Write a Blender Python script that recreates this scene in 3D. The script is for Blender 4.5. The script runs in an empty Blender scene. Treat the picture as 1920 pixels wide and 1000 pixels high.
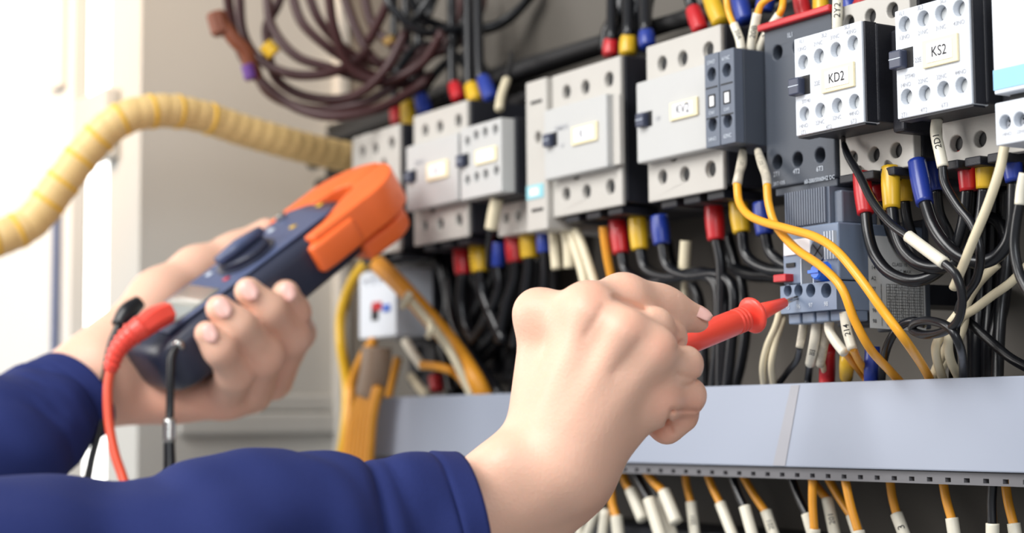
import bpy, bmesh, math, random
import numpy as np
from mathutils import Vector, Matrix
random.seed(5)
SC = bpy.context.scene
COL = SC.collection

# ------------------------------------------------------------------ camera
F = 3300.0
TH = math.atan(290 / 3300); RHO = math.radians(0.5); AL = math.radians(32)
_v0 = np.array([-math.cos(AL), math.sin(AL), 0]); _r0 = np.array([math.sin(AL), math.cos(AL), 0]); _z = np.array([0, 0, 1.])
CV = _v0 * math.cos(TH) + _z * math.sin(TH); _u = np.cross(_r0, CV)
CR = _r0 * math.cos(RHO) - _u * math.sin(RHO); CU = _u * math.cos(RHO) + _r0 * math.sin(RHO)
C0 = np.array([0.5928, -0.6714, 1.2])
cam_d = bpy.data.cameras.new('camera'); cam = bpy.data.objects.new('camera', cam_d); COL.objects.link(cam)
M = Matrix.Identity(4)
for i in range(3):
    M[i][0] = CR[i]; M[i][1] = CU[i]; M[i][2] = -CV[i]; M[i][3] = C0[i]
cam.matrix_world = M
cam_d.sensor_width = 36; cam_d.lens = F / 1920 * 36
cam_d.clip_start = 0.01; cam_d.clip_end = 50
cam_d.dof.use_dof = True; cam_d.dof.focus_distance = 0.775; cam_d.dof.aperture_fstop = 7.2
SC.camera = cam
SC.view_settings.view_transform = 'Standard'; SC.view_settings.look = 'None'
SC.view_settings.gamma = 1; SC.view_settings.exposure = 0.1; SC.view_settings.use_curve_mapping = False

def ray(px, py): return CV + CR * (px - 960) / F + CU * (500 - py) / F
def on(px, py, Y):                      # the point of the plane y = Y seen at a pixel
    d = ray(px, py); return C0 + d * ((Y - C0[1]) / d[1])
def onX(px, py, X):
    d = ray(px, py); return C0 + d * ((X - C0[0]) / d[0])
def dep(px, py, D): return C0 + ray(px, py) * D

# ------------------------------------------------------------------ world and lights
W = bpy.data.worlds.new('world'); SC.world = W; W.use_nodes = True
bg = W.node_tree.nodes['Background']; bg.inputs[0].default_value = (0.93, 0.96, 1.0, 1); bg.inputs[1].default_value = 0.40

def area(name, loc, target, size, power, color=(1, 1, 1), size_y=None):
    l = bpy.data.lights.new(name, 'AREA'); l.energy = power; l.color = color; l.size = size
    if size_y: l.shape = 'RECTANGLE'; l.size_y = size_y
    o = bpy.data.objects.new(name, l); COL.objects.link(o); o.location = loc
    o.rotation_euler = (Vector(target) - Vector(loc)).to_track_quat('-Z', 'Y').to_euler()
    return o
area('room_light', (0.1, -1.9, 2.55), (-0.1, -0.1, 1.25), 1.2, 50, (1, 0.99, 0.975))
area('window_light', (-1.4, -2.0, 1.7), (-0.2, -0.1, 1.25), 1.0, 22, (1, 0.97, 0.93))  # added unseen soft light, brightens the left side
area('side_light', (2.0, -1.3, 1.9), (-0.1, -0.1, 1.25), 0.8, 14, (0.92, 0.96, 1))  # added fill, brightens the faces turned to the right
_s = bpy.data.lights.new('doorway_sunlight', 'SPOT'); _s.energy = 120; _s.color = (1, 0.60, 0.26); _s.spot_size = math.radians(21); _s.spot_blend = 1.0; _s.shadow_soft_size = 0.1  # added unseen spot, imitates the warm flare glow on door and post
_so = bpy.data.objects.new('doorway_sunlight', _s); COL.objects.link(_so); _so.location = (-0.35, -1.3, 2.3)
_so.rotation_euler = (Vector((-0.84, -0.18, 1.58)) - _so.location).to_track_quat('-Z', 'Y').to_euler()

# ------------------------------------------------------------------ materials
def lin(c):
    return tuple(((x / 255 / 12.92) if x / 255 <= 0.04045 else ((x / 255 + 0.055) / 1.055) ** 2.4) for x in c)
MATS = {}
def mat(name, rgb, rough=0.5, metal=0, var=0.06, scale=60, bump=0.0, bscale=400, emit=0, sss=0, coat=0, spec=0.5):
    if name in MATS: return MATS[name]
    m = bpy.data.materials.new(name); m.use_nodes = True; nt = m.node_tree; b = nt.nodes['Principled BSDF']
    c = lin(rgb)
    tc = nt.nodes.new('ShaderNodeTexCoord'); nz = nt.nodes.new('ShaderNodeTexNoise'); nz.inputs['Scale'].default_value = scale
    nz.inputs['Detail'].default_value = 3
    nt.links.new(tc.outputs['Object'], nz.inputs['Vector'])
    mx = nt.nodes.new('ShaderNodeMix'); mx.data_type = 'RGBA'
    mx.inputs[6].default_value = tuple(x * (1 - var) for x in c) + (1,)
    mx.inputs[7].default_value = tuple(min(1, x * (1 + var)) for x in c) + (1,)
    nt.links.new(nz.outputs['Fac'], mx.inputs[0]); nt.links.new(mx.outputs[2], b.inputs['Base Color'])
    b.inputs['Roughness'].default_value = rough; b.inputs['Metallic'].default_value = metal
    b.inputs['Specular IOR Level'].default_value = spec
    if coat: b.inputs['Coat Weight'].default_value = coat; b.inputs['Coat Roughness'].default_value = 0.15
    if sss:
        b.inputs['Subsurface Weight'].default_value = sss; b.inputs['Subsurface Radius'].default_value = (1, 0.35, 0.2)
        b.inputs['Subsurface Scale'].default_value = 0.004
    if bump:
        n2 = nt.nodes.new('ShaderNodeTexNoise'); n2.inputs['Scale'].default_value = bscale; n2.inputs['Detail'].default_value = 4
        nt.links.new(tc.outputs['Object'], n2.inputs['Vector'])
        bp = nt.nodes.new('ShaderNodeBump'); bp.inputs['Strength'].default_value = bump; bp.inputs['Distance'].default_value = 0.0005
        nt.links.new(n2.outputs['Fac'], bp.inputs['Height']); nt.links.new(bp.outputs[0], b.inputs['Normal'])
    if emit:
        b.inputs['Emission Color'].default_value = c + (1,); b.inputs['Emission Strength'].default_value = emit
    MATS[name] = m; return m
m_plate = mat('grey_backplate', (90, 85, 78), 0.6, var=0.08, scale=9)
m_wall = mat('cabinet_enamel', (188, 186, 180), 0.45, var=0.04, scale=6)
m_white = mat('ivory_housing', (186, 186, 184), 0.42, var=0.03, bump=0.15, bscale=900)
m_white2 = mat('warm_ivory_housing', (186, 182, 175), 0.45, var=0.04, bump=0.15, bscale=900)
m_face = mat('white_housing', (214, 219, 226), 0.4, var=0.02, bump=0.12, bscale=900)
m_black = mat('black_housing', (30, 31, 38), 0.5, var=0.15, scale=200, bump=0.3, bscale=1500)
m_tab = mat('slate_tab', (58, 64, 84), 0.4)
m_grey = mat('slate_housing', (96, 104, 118), 0.48, var=0.05, bump=0.2, bscale=1200)
m_greyd = mat('dark_slate_housing', (70, 76, 86), 0.5, var=0.06, bump=0.2, bscale=1200)
m_relay = mat('blue_grey_housing', (116, 130, 152), 0.42, var=0.04, bump=0.1, bscale=900)
m_hole = mat('dark_recess', (20, 20, 22), 0.6)
m_cream = mat('cream_tag', (240, 226, 186), 0.45, var=0.02)
m_paper = mat('white_paper', (243, 243, 245), 0.6, var=0.01)
m_ink = mat('black_ink', (22, 22, 26), 0.6)
m_inkg = mat('grey_ink', (172, 174, 180), 0.6)
m_inkw = mat('pale_ink', (196, 204, 214), 0.6)
m_metal = mat('nickel', (190, 188, 184), 0.25, metal=0.95)
m_blackw = mat('black_insulation', (17, 18, 22), 0.28, var=0.1, scale=150, bump=0.1, bscale=300)
m_yell = mat('amber_insulation', (240, 168, 42), 0.35, var=0.05, scale=120)
m_yelld = mat('dusty_amber_insulation', (222, 150, 40), 0.42, var=0.08, scale=120)
m_crw = mat('cream_insulation', (216, 204, 174), 0.4, var=0.06, scale=100)
m_slv = mat('ivory_sleeve', (224, 218, 200), 0.38, var=0.05, scale=150)
m_worn = mat('worn_sleeve', (190, 182, 165), 0.4, var=0.55, scale=260)
m_red = mat('red_vinyl', (186, 26, 34), 0.38, var=0.06, coat=0.2)
m_yb = mat('yellow_vinyl', (214, 170, 30), 0.38, var=0.06, coat=0.2)
m_blue = mat('blue_vinyl', (28, 52, 140), 0.38, var=0.08, coat=0.2)
m_duct = mat('duct_pvc', (158, 165, 180), 0.42, var=0.015, scale=4)
m_ductb = mat('duct_body_pvc', (106, 105, 108), 0.5)
m_coil = mat('maroon_insulation', (62, 30, 30), 0.45, var=0.1)  # dark leads reddened in their colour to imitate warm flare
m_loom = mat('black_loom', (24, 23, 24), 0.6)
m_probe = mat('coral_red_plastic', (244, 78, 62), 0.38, var=0.02, coat=0.15)
m_orange = mat('orange_plastic', (246, 112, 52), 0.4, var=0.02)
m_navy = mat('navy_plastic', (44, 48, 66), 0.36, var=0.05, bump=0.1, bscale=800)
m_navy2 = mat('slate_blue_panel', (74, 84, 116), 0.35, var=0.04)
m_cloth = mat('navy_cotton', (36, 46, 98), 0.85, var=0.12, scale=900, bump=0.5, bscale=1400, spec=0.2)
m_nail = mat('fingernail', (240, 188, 176), 0.3, var=0.02, coat=0.3)
m_tube = mat('cream_conduit', (232, 198, 134), 0.5, var=0.05)
m_tubeb = mat('yellow_band', (240, 190, 60), 0.5)

def skin_mat():
    m = mat('skin', (235, 188, 163), 0.47, var=0.07, scale=45, bump=0.35, bscale=700, sss=0.25, spec=0.4)
    nt = m.node_tree; b = nt.nodes['Principled BSDF']
    at = nt.nodes.new('ShaderNodeAttribute'); at.attribute_name = 'flush'
    mx = nt.nodes.new('ShaderNodeMix'); mx.data_type = 'RGBA'
    src = b.inputs['Base Color'].links[0].from_socket
    nt.links.new(at.outputs['Fac'], mx.inputs[0]); nt.links.new(src, mx.inputs[6])
    mx.inputs[7].default_value = lin((236, 150, 124)) + (1,)
    nt.links.new(mx.outputs[2], b.inputs['Base Color'])
    return m
m_skin = skin_mat()

# ------------------------------------------------------------------ object helpers
def link(name, me, m, parent=None, bevel=0, smooth=False, kind=None, label=None):
    o = bpy.data.objects.new(name, me); COL.objects.link(o)
    if m: me.materials.append(m)
    if smooth:
        me.polygons.foreach_set('use_smooth', [True] * len(me.polygons))
    if parent is not None: o.parent = parent
    if bevel:
        md = o.modifiers.new('bevel', 'BEVEL'); md.width = bevel; md.segments = 2; md.limit_method = 'ANGLE'; md.angle_limit = math.radians(40)
    if kind: o['kind'] = kind
    if label: o['label'] = label
    return o
def tag(o, label, cat, group=None):
    o['label'] = label; o['category'] = cat
    if group: o['group'] = group
    return o
def thing(name, label, cat, group=None, loc=None):
    o = bpy.data.objects.new(name, None); COL.objects.link(o); o.empty_display_size = 0.01
    o['_loc'] = 0; del o['_loc']
    return tag(o, label, cat, group)

class MB:
    def __init__(s): s.v = []; s.f = []
    def add(s, vs, fs):
        n = len(s.v); s.v += [tuple(float(c) for c in p) for p in vs]; s.f += [tuple(i + n for i in f) for f in fs]; return s
    def box(s, x0, x1, y0, y1, z0, z1):
        return s.add([(x0, y0, z0), (x1, y0, z0), (x1, y1, z0), (x0, y1, z0), (x0, y0, z1), (x1, y0, z1), (x1, y1, z1), (x0, y1, z1)],
                     [(0, 3, 2, 1), (4, 5, 6, 7), (0, 1, 5, 4), (1, 2, 6, 5), (2, 3, 7, 6), (3, 0, 4, 7)])
    def prism(s, poly, y0, y1):             # polygon (x, z), counter-clockwise seen from -Y
        n = len(poly)
        s.add([(x, y0, z) for x, z in poly] + [(x, y1, z) for x, z in poly],
              [tuple(range(n)), tuple(range(2 * n - 1, n - 1, -1))] + [(i, i + n, (i + 1) % n + n, (i + 1) % n) for i in range(n)])
        return s
    def lathe(s, a, b, prof, seg=20):       # prof: (t along a-b in metres, radius)
        a = np.array(a, float); b = np.array(b, float); d = (b - a) / np.linalg.norm(b - a)
        t = np.array([0, 0, 1.]) if abs(d[2]) < 0.9 else np.array([1., 0, 0])
        e1 = np.cross(d, t); e1 /= np.linalg.norm(e1); e2 = np.cross(d, e1)
        vs = []; fs = []
        for (l, r) in prof:
            for k in range(seg):
                w = 2 * math.pi * k / seg; vs.append(a + d * l + (e1 * math.cos(w) + e2 * math.sin(w)) * r)
        for i in range(len(prof) - 1):
            for k in range(seg):
                k2 = (k + 1) % seg
                fs.append((i * seg + k, (i + 1) * seg + k, (i + 1) * seg + k2, i * seg + k2))
        fs.append(tuple(range(seg))); fs.append(tuple(range(len(prof) * seg - 1, (len(prof) - 1) * seg - 1, -1)))
        return s.add(vs, fs)
    def tube(s, pts, r, seg=12):
        P, R, e1, e2 = frames(pts, r)
        vs = []; fs = []
        for i in range(len(P)):
            for k in range(seg):
                w = 2 * math.pi * k / seg; vs.append(P[i] + (e1[i] * math.cos(w) + e2[i] * math.sin(w)) * R[i])
        for i in range(len(P) - 1):
            for k in range(seg):
                k2 = (k + 1) % seg
                fs.append((i * seg + k, i * seg + k2, (i + 1) * seg + k2, (i + 1) * seg + k))
        fs.append(tuple(range(seg - 1, -1, -1))); fs.append(tuple(range((len(P) - 1) * seg, len(P) * seg)))
        return s.add(vs, fs)
    def obj(s, name, m, parent=None, **k):
        me = bpy.data.meshes.new(name); me.from_pydata(s.v, [], s.f); me.update()
        return link(name, me, m, parent, **k)

def spline(P, n):
    P = [np.array(p, float) for p in P]
    if len(P) == 2: return [P[0] + (P[1] - P[0]) * t for t in np.linspace(0, 1, max(3, n))]
    Q = [2 * P[0] - P[1]] + P + [2 * P[-1] - P[-2]]; out = []
    for i in range(1, len(Q) - 2):
        for t in np.linspace(0, 1, n, endpoint=False):
            a, b, c, d = Q[i - 1], Q[i], Q[i + 1], Q[i + 2]
            out.append(0.5 * ((2 * b) + (c - a) * t + (2 * a - 5 * b + 4 * c - d) * t * t + (3 * b - a - 3 * c + d) * t ** 3))
    out.append(P[-1]); return out
def frames(pts, r, n=7):
    if isinstance(r, (int, float)): r = [r] * len(pts)
    Q = spline([list(p) + [q] for p, q in zip(pts, r)], n)
    P = [q[:3] for q in Q]; R = [max(1e-4, q[3]) for q in Q]
    T = []
    for i in range(len(P)):
        d = P[min(i + 1, len(P) - 1)] - P[max(i - 1, 0)]; T.append(d / (np.linalg.norm(d) + 1e-12))
    up = -CV; e = np.cross(T[0], up); e /= np.linalg.norm(e); E1 = [e]
    for i in range(1, len(P)):
        e = E1[-1] - T[i] * np.dot(E1[-1], T[i]); e /= np.linalg.norm(e) + 1e-12; E1.append(e)
    E2 = [np.cross(T[i], E1[i]) for i in range(len(P))]
    return P, R, E1, E2

# text as thin filled outlines
_tc = {}
def glyphs(s, size):
    if (s, size) in _tc: return _tc[(s, size)]
    cu = bpy.data.curves.new('t', 'FONT'); cu.body = s; cu.size = size; cu.resolution_u = 3
    cu.align_x = 'CENTER'; cu.align_y = 'CENTER'; cu.offset = size * 0.004
    o = bpy.data.objects.new('t', cu); me = o.to_mesh()
    vs = [tuple(v.co) for v in me.vertices]; fs = [tuple(p.vertices) for p in me.polygons]
    o.to_mesh_clear(); bpy.data.objects.remove(o); bpy.data.curves.remove(cu)
    _tc[(s, size)] = (vs, fs); return vs, fs
def marks(items, y, m, parent, name='printed_marking', rx=0, label=None):   # items (text, x, z, height); read from -Y
    b = MB()
    for it in items:
        s, x, z, h = it[:4]
        vs, fs = glyphs(s, h)
        b.add([(x + p[0] * 0.9, y, z + p[1]) for p in vs], fs)
    return b.obj(name, m, parent, label=label)

def holed(name, x0, x1, z0, z1, y0, y1, holes, depth, m, parent, bevel=0.0006, seg=18, poly=None):
    """block whose front face (y0) carries round blind holes (x, z, r)"""
    bm = bmesh.new()
    P = poly or [(x0, z0), (x1, z0), (x1, z1), (x0, z1)]
    fo = [bm.verts.new((x, y0, z)) for x, z in P]; n = len(fo)
    ed = [bm.edges.new((fo[i], fo[(i + 1) % n])) for i in range(n)]
    loops = []
    for (x, z, r) in holes:
        lp = [bm.verts.new((x + r * math.cos(2 * math.pi * k / seg), y0, z + r * math.sin(2 * math.pi * k / seg))) for k in range(seg)]
        ed += [bm.edges.new((lp[i], lp[(i + 1) % seg])) for i in range(seg)]; loops.append(lp)
    if holes:
        bmesh.ops.triangle_fill(bm, use_beauty=True, use_dissolve=False, edges=ed, normal=(0, -1, 0))
    else: bm.faces.new(fo)
    ba = [bm.verts.new((x, y1, z)) for x, z in P]
    for i in range(n): bm.faces.new((fo[i], ba[i], ba[(i + 1) % n], fo[(i + 1) % n]))
    bm.faces.new(ba[::-1])
    for lp in loops:
        bk = [bm.verts.new((v.co.x, y0 + depth, v.co.z)) for v in lp]
        for i in range(seg): bm.faces.new((lp[i], lp[(i + 1) % seg], bk[(i + 1) % seg], bk[i]))
        bm.faces.new(bk)
    bmesh.ops.recalc_face_normals(bm, faces=bm.faces)
    me = bpy.data.meshes.new(name); bm.to_mesh(me); bm.free()
    return link(name, me, m, parent, bevel=bevel)
def screws(parent, holes, y, m=None, name='terminal_screw', slot=True):
    for (x, z, r) in holes:
        b = MB().lathe((x, y, z), (x, y + 0.002, z), [(0, r * 0.86), (0.002, r * 0.86)], 14)
        o = b.obj(name, m or m_metal, parent)
        if slot:
            a = random.uniform(0, 3.1); c, s_ = math.cos(a), math.sin(a); q = MB()
            for (cx, sx) in ((c, s_), (-s_, c)):
                L = r * 0.6; w = r * 0.13
                q.add([(x + cx * L - sx * w, y - 0.0001, z + sx * L + cx * w), (x - cx * L - sx * w, y - 0.0001, z - sx * L + cx * w),
                       (x - cx * L + sx * w, y - 0.0001, z - sx * L - cx * w), (x + cx * L + sx * w, y - 0.0001, z + sx * L - cx * w)], [(0, 1, 2, 3)])
            q.obj('screw_slot', m_ink, o)
def rect(p0, p1, Y):                     # two opposite pixels -> x0,x1,z0,z1 on plane Y
    a = on(p0[0], p0[1], Y); b = on(p1[0], p1[1], Y)
    return min(a[0], b[0]), max(a[0], b[0]), min(a[2], b[2]), max(a[2], b[2])
def struct(o): o['kind'] = 'structure'; return o

# ------------------------------------------------------------------ the cabinet
WX = -0.75
struct(MB().box(WX - 0.002, 0.7, 0.0, 0.004, 0.7, 2.2).obj('wall_back', m_plate))
struct(MB().box(WX - 0.006, WX - 0.002, -0.177, 0.004, 0.7, 2.2).obj('wall_left', m_wall))
fl = MB().box(WX - 0.078, WX - 0.0022, -0.182, -0.1772, 0.7, 2.2).box(WX - 0.078, WX - 0.074, -0.177, -0.13, 0.7, 2.2)
struct(fl.obj('trim_1', m_wall))
# pressed ledges on the left wall
zl = onX(500, 790, WX)[2]
struct(MB().box(WX - 0.002, WX + 0.005, -0.150, -0.001, zl - 0.011, zl + 0.007).obj('trim_2', m_wall, bevel=0.003))
struct(MB().box(WX - 0.002, WX + 0.0025, -0.150, -0.001, zl + 0.0075, zl + 0.022).obj('trim_3', m_wall, bevel=0.003))
struct(MB().box(WX - 0.002, WX + 0.012, -0.012, -0.001, 0.8, 2.1).obj('trim_4', m_wall, bevel=0.002))
# the opened door
dg = on(165, 300, -0.185)[0]
dr = struct(MB().box(dg - 0.75, dg, -0.20, -0.185, 0.6, 2.3).obj('door_1', mat('door_enamel', (216, 211, 203), 0.5, var=0.02, scale=5), bevel=0.002))
zt, zb = on(150, 0, -0.2)[2], on(150, 150, -0.2)[2]
MB().box(dg - 0.045, dg - 0.012, -0.208, -0.2002, zb, zt + 0.2).obj('door_flange', MATS['door_enamel'], dr, bevel=0.002)
MB().box(dg - 0.034, dg - 0.022, -0.206, -0.2002, 0.7, zb - 0.09).obj('door_seal', mat('seal_blue', (96, 104, 130), 0.6), dr, bevel=0.002)
h0, h1 = on(190, 172, -0.19)[2], on(190, 303, -0.19)[2]
wn = struct(MB().box(-3.02, -3.0, -0.6, 2.2, 0.2, 3.0).obj('window_1', mat('daylit_window', (255, 253, 248), .5, emit=3.0)))  # added glowing panel that makes the door gap bright
hg = tag(MB().box(dg - 0.01, WX - 0.05, -0.196, -0.1825, h1, h0).obj('door_hinge', m_wall, bevel=0.003),
    'pale steel hinge plate bridging the bright gap between door and cabinet post', 'hinge')

# wiring duct
dx0 = on(692, 750, -0.09)[0]; ZB, ZT = 1.1762, 1.2165
duct = thing('wiring_duct', 'long pale grey slotted wiring duct running beneath the contactors', 'wiring duct')
MB().box(dx0, 0.42, -0.0925, -0.0885, ZB, ZT + 0.0008).box(dx0, 0.42, -0.0885, -0.080, ZT - 0.001, ZT + 0.0008).obj('cover', m_duct, duct, bevel=0.0007)
b = MB(); x = dx0
b.box(dx0, 0.42, -0.0875, -0.0865, ZB - 0.0005, ZT - 0.0025)
b.box(dx0, 0.42, -0.0875, -0.004, ZT - 0.004, ZT - 0.0025)
b.box(dx0, 0.42, -0.006, -0.001, ZB - 0.003, ZT - 0.0025)
b.box(dx0, 0.42, -0.0895, -0.0862, ZB - 0.0030, ZB - 0.0005)
while x < 0.42:
    b.box(x, x + 0.0078, -0.0895, -0.0862, ZB - 0.0050, ZB - 0.003); x += 0.0112
b.box(dx0, 0.42, -0.0895, -0.0862, ZB - 0.0060, ZB - 0.0050)
b.obj('slotted_body', m_ductb, duct)
MB().add([tuple(on(px, py, -0.0928)) for px, py in ((1483, 723), (1499, 722), (1472, 874), (1449, 873))], [(0, 3, 2, 1)]).obj('grey_tape', mat('duct_tape_grey', (160, 160, 166), 0.5), duct, label='grey slanting strip across the cover')  # flat grey strip that paints a slanting shade onto the cover

# black loom along the upper edge of the devices
lm = MB()
for k in range(10):
    y = -0.02 - 0.011 * (k % 3); z = 1.446 - 0.006 * k
    lm.tube([(-0.72 + 0.19 * i, y + 0.004 * math.sin(i * 2 + k), z + 0.004 * math.sin(i * 1.7 + 2 * k)) for i in range(7)], 0.0052, 10)
tag(lm.obj('cable_loom', m_loom, smooth=True), 'thick loom of black cables running along above the contactors', 'cable loom')
rl = thing('mounting_rail', 'dark mounting rail the contactors clip onto', 'rail')
MB().box(-0.70, 0.4, -0.012, -0.0005, 1.338, 1.373).obj('rail', m_metal, rl)

# ------------------------------------------------------------------ devices
def label_plate(parent, x0, x1, z0, z1, y, text, h):
    t = MB().box(x0, x1, y - 0.0014, y, z0, z1).obj('name_plate', m_cream, parent, bevel=0.0003)
    w = (x1 - x0) * 0.14; d = (z1 - z0) * 0.16
    pp = MB().box(x0 + w, x1 - w, y - 0.0017, y - 0.0013, z0 + d, z1 - d).obj('paper_insert', m_paper, t)
    if text: marks([(text, (x0 + x1) / 2, (z0 + z1) / 2, h)], y - 0.00185, m_ink, t)
def slide_tab(parent, x, z, y, s=1.0):
    MB().box(x, x + 0.0102 * s, y - 0.0002, y + 0.001, z - 0.0042 * s, z + 0.0046 * s).obj('tab_recess', m_hole, parent)
    t = MB().box(x - 0.0006, x + 0.0066 * s, y - 0.0042 * s, y + 0.0006, z - 0.0042 * s, z + 0.0038 * s).obj('slide_tab', m_tab, parent, bevel=0.0007)
    MB().box(x - 0.0004, x + 0.0064 * s, y - 0.0043 * s, y - 0.0040 * s, z - 0.0002, z + 0.0002).obj('tab_line', m_inkw, t)

# --- the two small relays with aux blocks, KD2 and KS2
def relay(name, label, x0, x1, z0, z1, y, text, htop, hbot, tabz, plate, tops, bots, lugs=True):
    t = thing(name, label, 'contactor')
    w = x1 - x0
    holes = [(x0 + w * a, z0 + (z1 - z0) * b_, 0.0034) for a, b_ in htop + hbot]
    holed('front_block', x0, x1, z0, z1, y, y + 0.010, holes, 0.006, m_face, t, bevel=0.0005)
    scr = [h for i, h in enumerate(holes)]
    screws(t, scr, y + 0.0036, mat('shaded_screw', (196, 198, 198), 0.4), slot=False)  # even pale grey screw heads
    MB().box(x0 - 0.0008, x1 + 0.0018, y + 0.0072, y + 0.042, z0 + 0.0006, z1 - 0.0004).obj('aux_housing', m_black, t, bevel=0.001)
    MB().box(x1 + 0.0010, x1 + 0.0085, y + 0.0160, y + 0.045, z0 - 0.004, z1 - 0.003).obj('side_latch', m_black, t, bevel=0.0015)
    for (q0, q1, w0, w1) in ((x1 + .0001, x1 + .0011, z0 + .0004, z1 - .0002), (x0 - .0009, x0 - .0001, z0 + .0004, z1 - .0002), (x0 + .0002, x1 - .0002, z0 - .0009, z0 - .0001)):
        MB().box(q0, q1, y + .0012, y + .0080, w0, w1).obj('dark_skirt', m_black, t)
    # base contactor
    b0, b1 = z0 - 0.018, z1 + 0.018
    bh = [(x0 + w * a, b0 + 0.0085, 0.0036) for a in (0.18, 0.5, 0.82)] + [(x0 + w * a, b1 - 0.0085, 0.0036) for a in (0.18, 0.5, 0.82)]
    holed('base', x0 - 0.0005, x1 + 0.003, b0, b1, y + 0.027, y + 0.032, bh, 0.0045, m_white2, t)
    screws(t, bh, y + 0.0300, m_hole, slot=False)
    MB().box(x0 + 0.0005, x1 + 0.0035, y + 0.032, -0.0135, b0 + 0.004, b1 - 0.004).obj('housing', m_black, t, bevel=0.001)
    if lugs:
        for k in range(3):
            xx = x0 + w * (0.2 + 0.3 * k)
            MB().box(xx - 0.0045, xx + 0.0045, y + 0.022, y + 0.040, b0 - 0.0035, b0 + 0.0005).obj('terminal_hood', m_black, t, bevel=0.0006)
    # slide tab and plate
    slide_tab(t, x0 + 0.0003, tabz, y)
    label_plate(t, plate[0], plate[1], plate[2], plate[3], y, text, 0.0062)
    marks(tops + bots, y - 0.00025, m_inkg, t)
    return t
def R(x0, x1, z0, z1, lst): return [(s, x0 + (x1 - x0) * a, z0 + (z1 - z0) * b_, h) for s, a, b_, h in lst]
x0, x1, z0, z1 = -0.0235, 0.0215, 1.3307, 1.3765
pl = rect((1541, 133), (1603, 158), -0.131); 
kd = relay('contactor', 'small white contactor whose cream plate reads KD2, black flanks', x0, x1, z0, z1, -0.13, 'KD2',
      [(0.13, 0.74), (0.37, 0.76), (0.62, 0.78), (0.87, 0.80)], [(0.13, 0.21), (0.37, 0.21), (0.62, 0.22), (0.87, 0.22)], 1.3535,
      (-0.0042, 0.0172, 1.3475, 1.3588),
      R(x0, x1, z0, z1, [('1L1', .12, .96, .0027), ('3L2', .46, .955, .0027), ('5L3', .80, .975, .0027), ('13NO', .12, .88, .0027), ('21NC', .37, .89, .0027), ('31NC', .62, .91, .0027), ('43NO', .86, .915, .0027), ('22E', .34, .49, .003)]),
      R(x0, x1, z0, z1, [('14NO', .12, .09, .0027), ('22NC', .37, .09, .0027), ('32NC', .62, .10, .0027), ('44NO', .87, .105, .0027), ('2T1', .12, .025, .0027), ('4T2', .5, .025, .0027), ('6T3', .86, .03, .0027), ('3TF40', .17, .335, .0026)]))
x0, x1, z0, z1 = 0.0424, 0.0853, 1.3287, 1.3762
ks = relay('contactor', 'small white contactor whose cream plate reads KS2, at the right', x0, x1, z0, z1, -0.13, 'KS2',
      [(0.13, 0.86), (0.39, 0.865), (0.63, 0.87), (0.87, 0.87)], [(0.13, 0.19), (0.38, 0.185), (0.63, 0.185), (0.87, 0.185)], 1.3543,
      (0.0594, 0.0795, 1.3478, 1.3597),
      R(x0, x1, z0, z1, [('1L1', .1, .965, .0027), ('3L2', .36, .97, .0027), ('5L3', .67, .975, .0027), ('13NO', .13, .74, .0027), ('21NC', .39, .74, .0027), ('31NC', .63, .74, .0027), ('43NO', .87, .74, .0027), ('22E', .31, .5, .003)]),
      R(x0, x1, z0, z1, [('14NO', .13, .30, .0027), ('22NC', .37, .30, .0027), ('32NC', .62, .30, .0027), ('44NO', .87, .30, .0027), ('2T1', .1, .03, .0027), ('4T2', .37, .035, .0027), ('6T3', .65, .04, .0027), ('3TF40', .19, .37, .0026)]))

# --- bright device at the right edge
t = thing('timer_relay', 'pale grey relay with sky blue stripe at the right edge of the row', 'relay')
hx0, hx1 = 0.0975, 0.142
holed('front_block', hx0, hx1, 1.3305, 1.42, -0.13, -0.045, [(0.1035, 1.3765, 0.0033)], 0.003, m_face, t)
screws(t, [(0.1035, 1.3765, 0.0033)], -0.1292, mat('dark_screw', (70, 74, 84), 0.35, metal=0.6))
MB().box(hx0, hx1, -0.1303, -0.1296, 1.3322, 1.3405).obj('blue_stripe', mat('sky_blue', (140, 196, 232), 0.45), t)
MB().box(hx0 + 0.003, hx1 - 0.003, -0.124, -0.045, 1.3270, 1.3305).obj('slot', m_hole, t)
hh = [(hx0 + 0.005 + 0.0075 * k, 1.3185, 0.0030) for k in range(5)]
holed('terminal_strip', hx0, hx1, 1.3095, 1.3270, -0.13, -0.05, hh, 0.005, m_face, t)
screws(t, hh, -0.126, m_inkg)
marks([('14NO', hx0 + .006, 1.3135, .0022), ('22NC', hx0 + .0135, 1.3135, .0022), ('A1', hx0 + .021, 1.3135, .0022)], -0.1302, m_inkg, t)
MB().box(hx0 + .003, hx1 - .003, -0.05, -0.0135, 1.315, 1.41).obj('housing', m_black, t)

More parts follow.
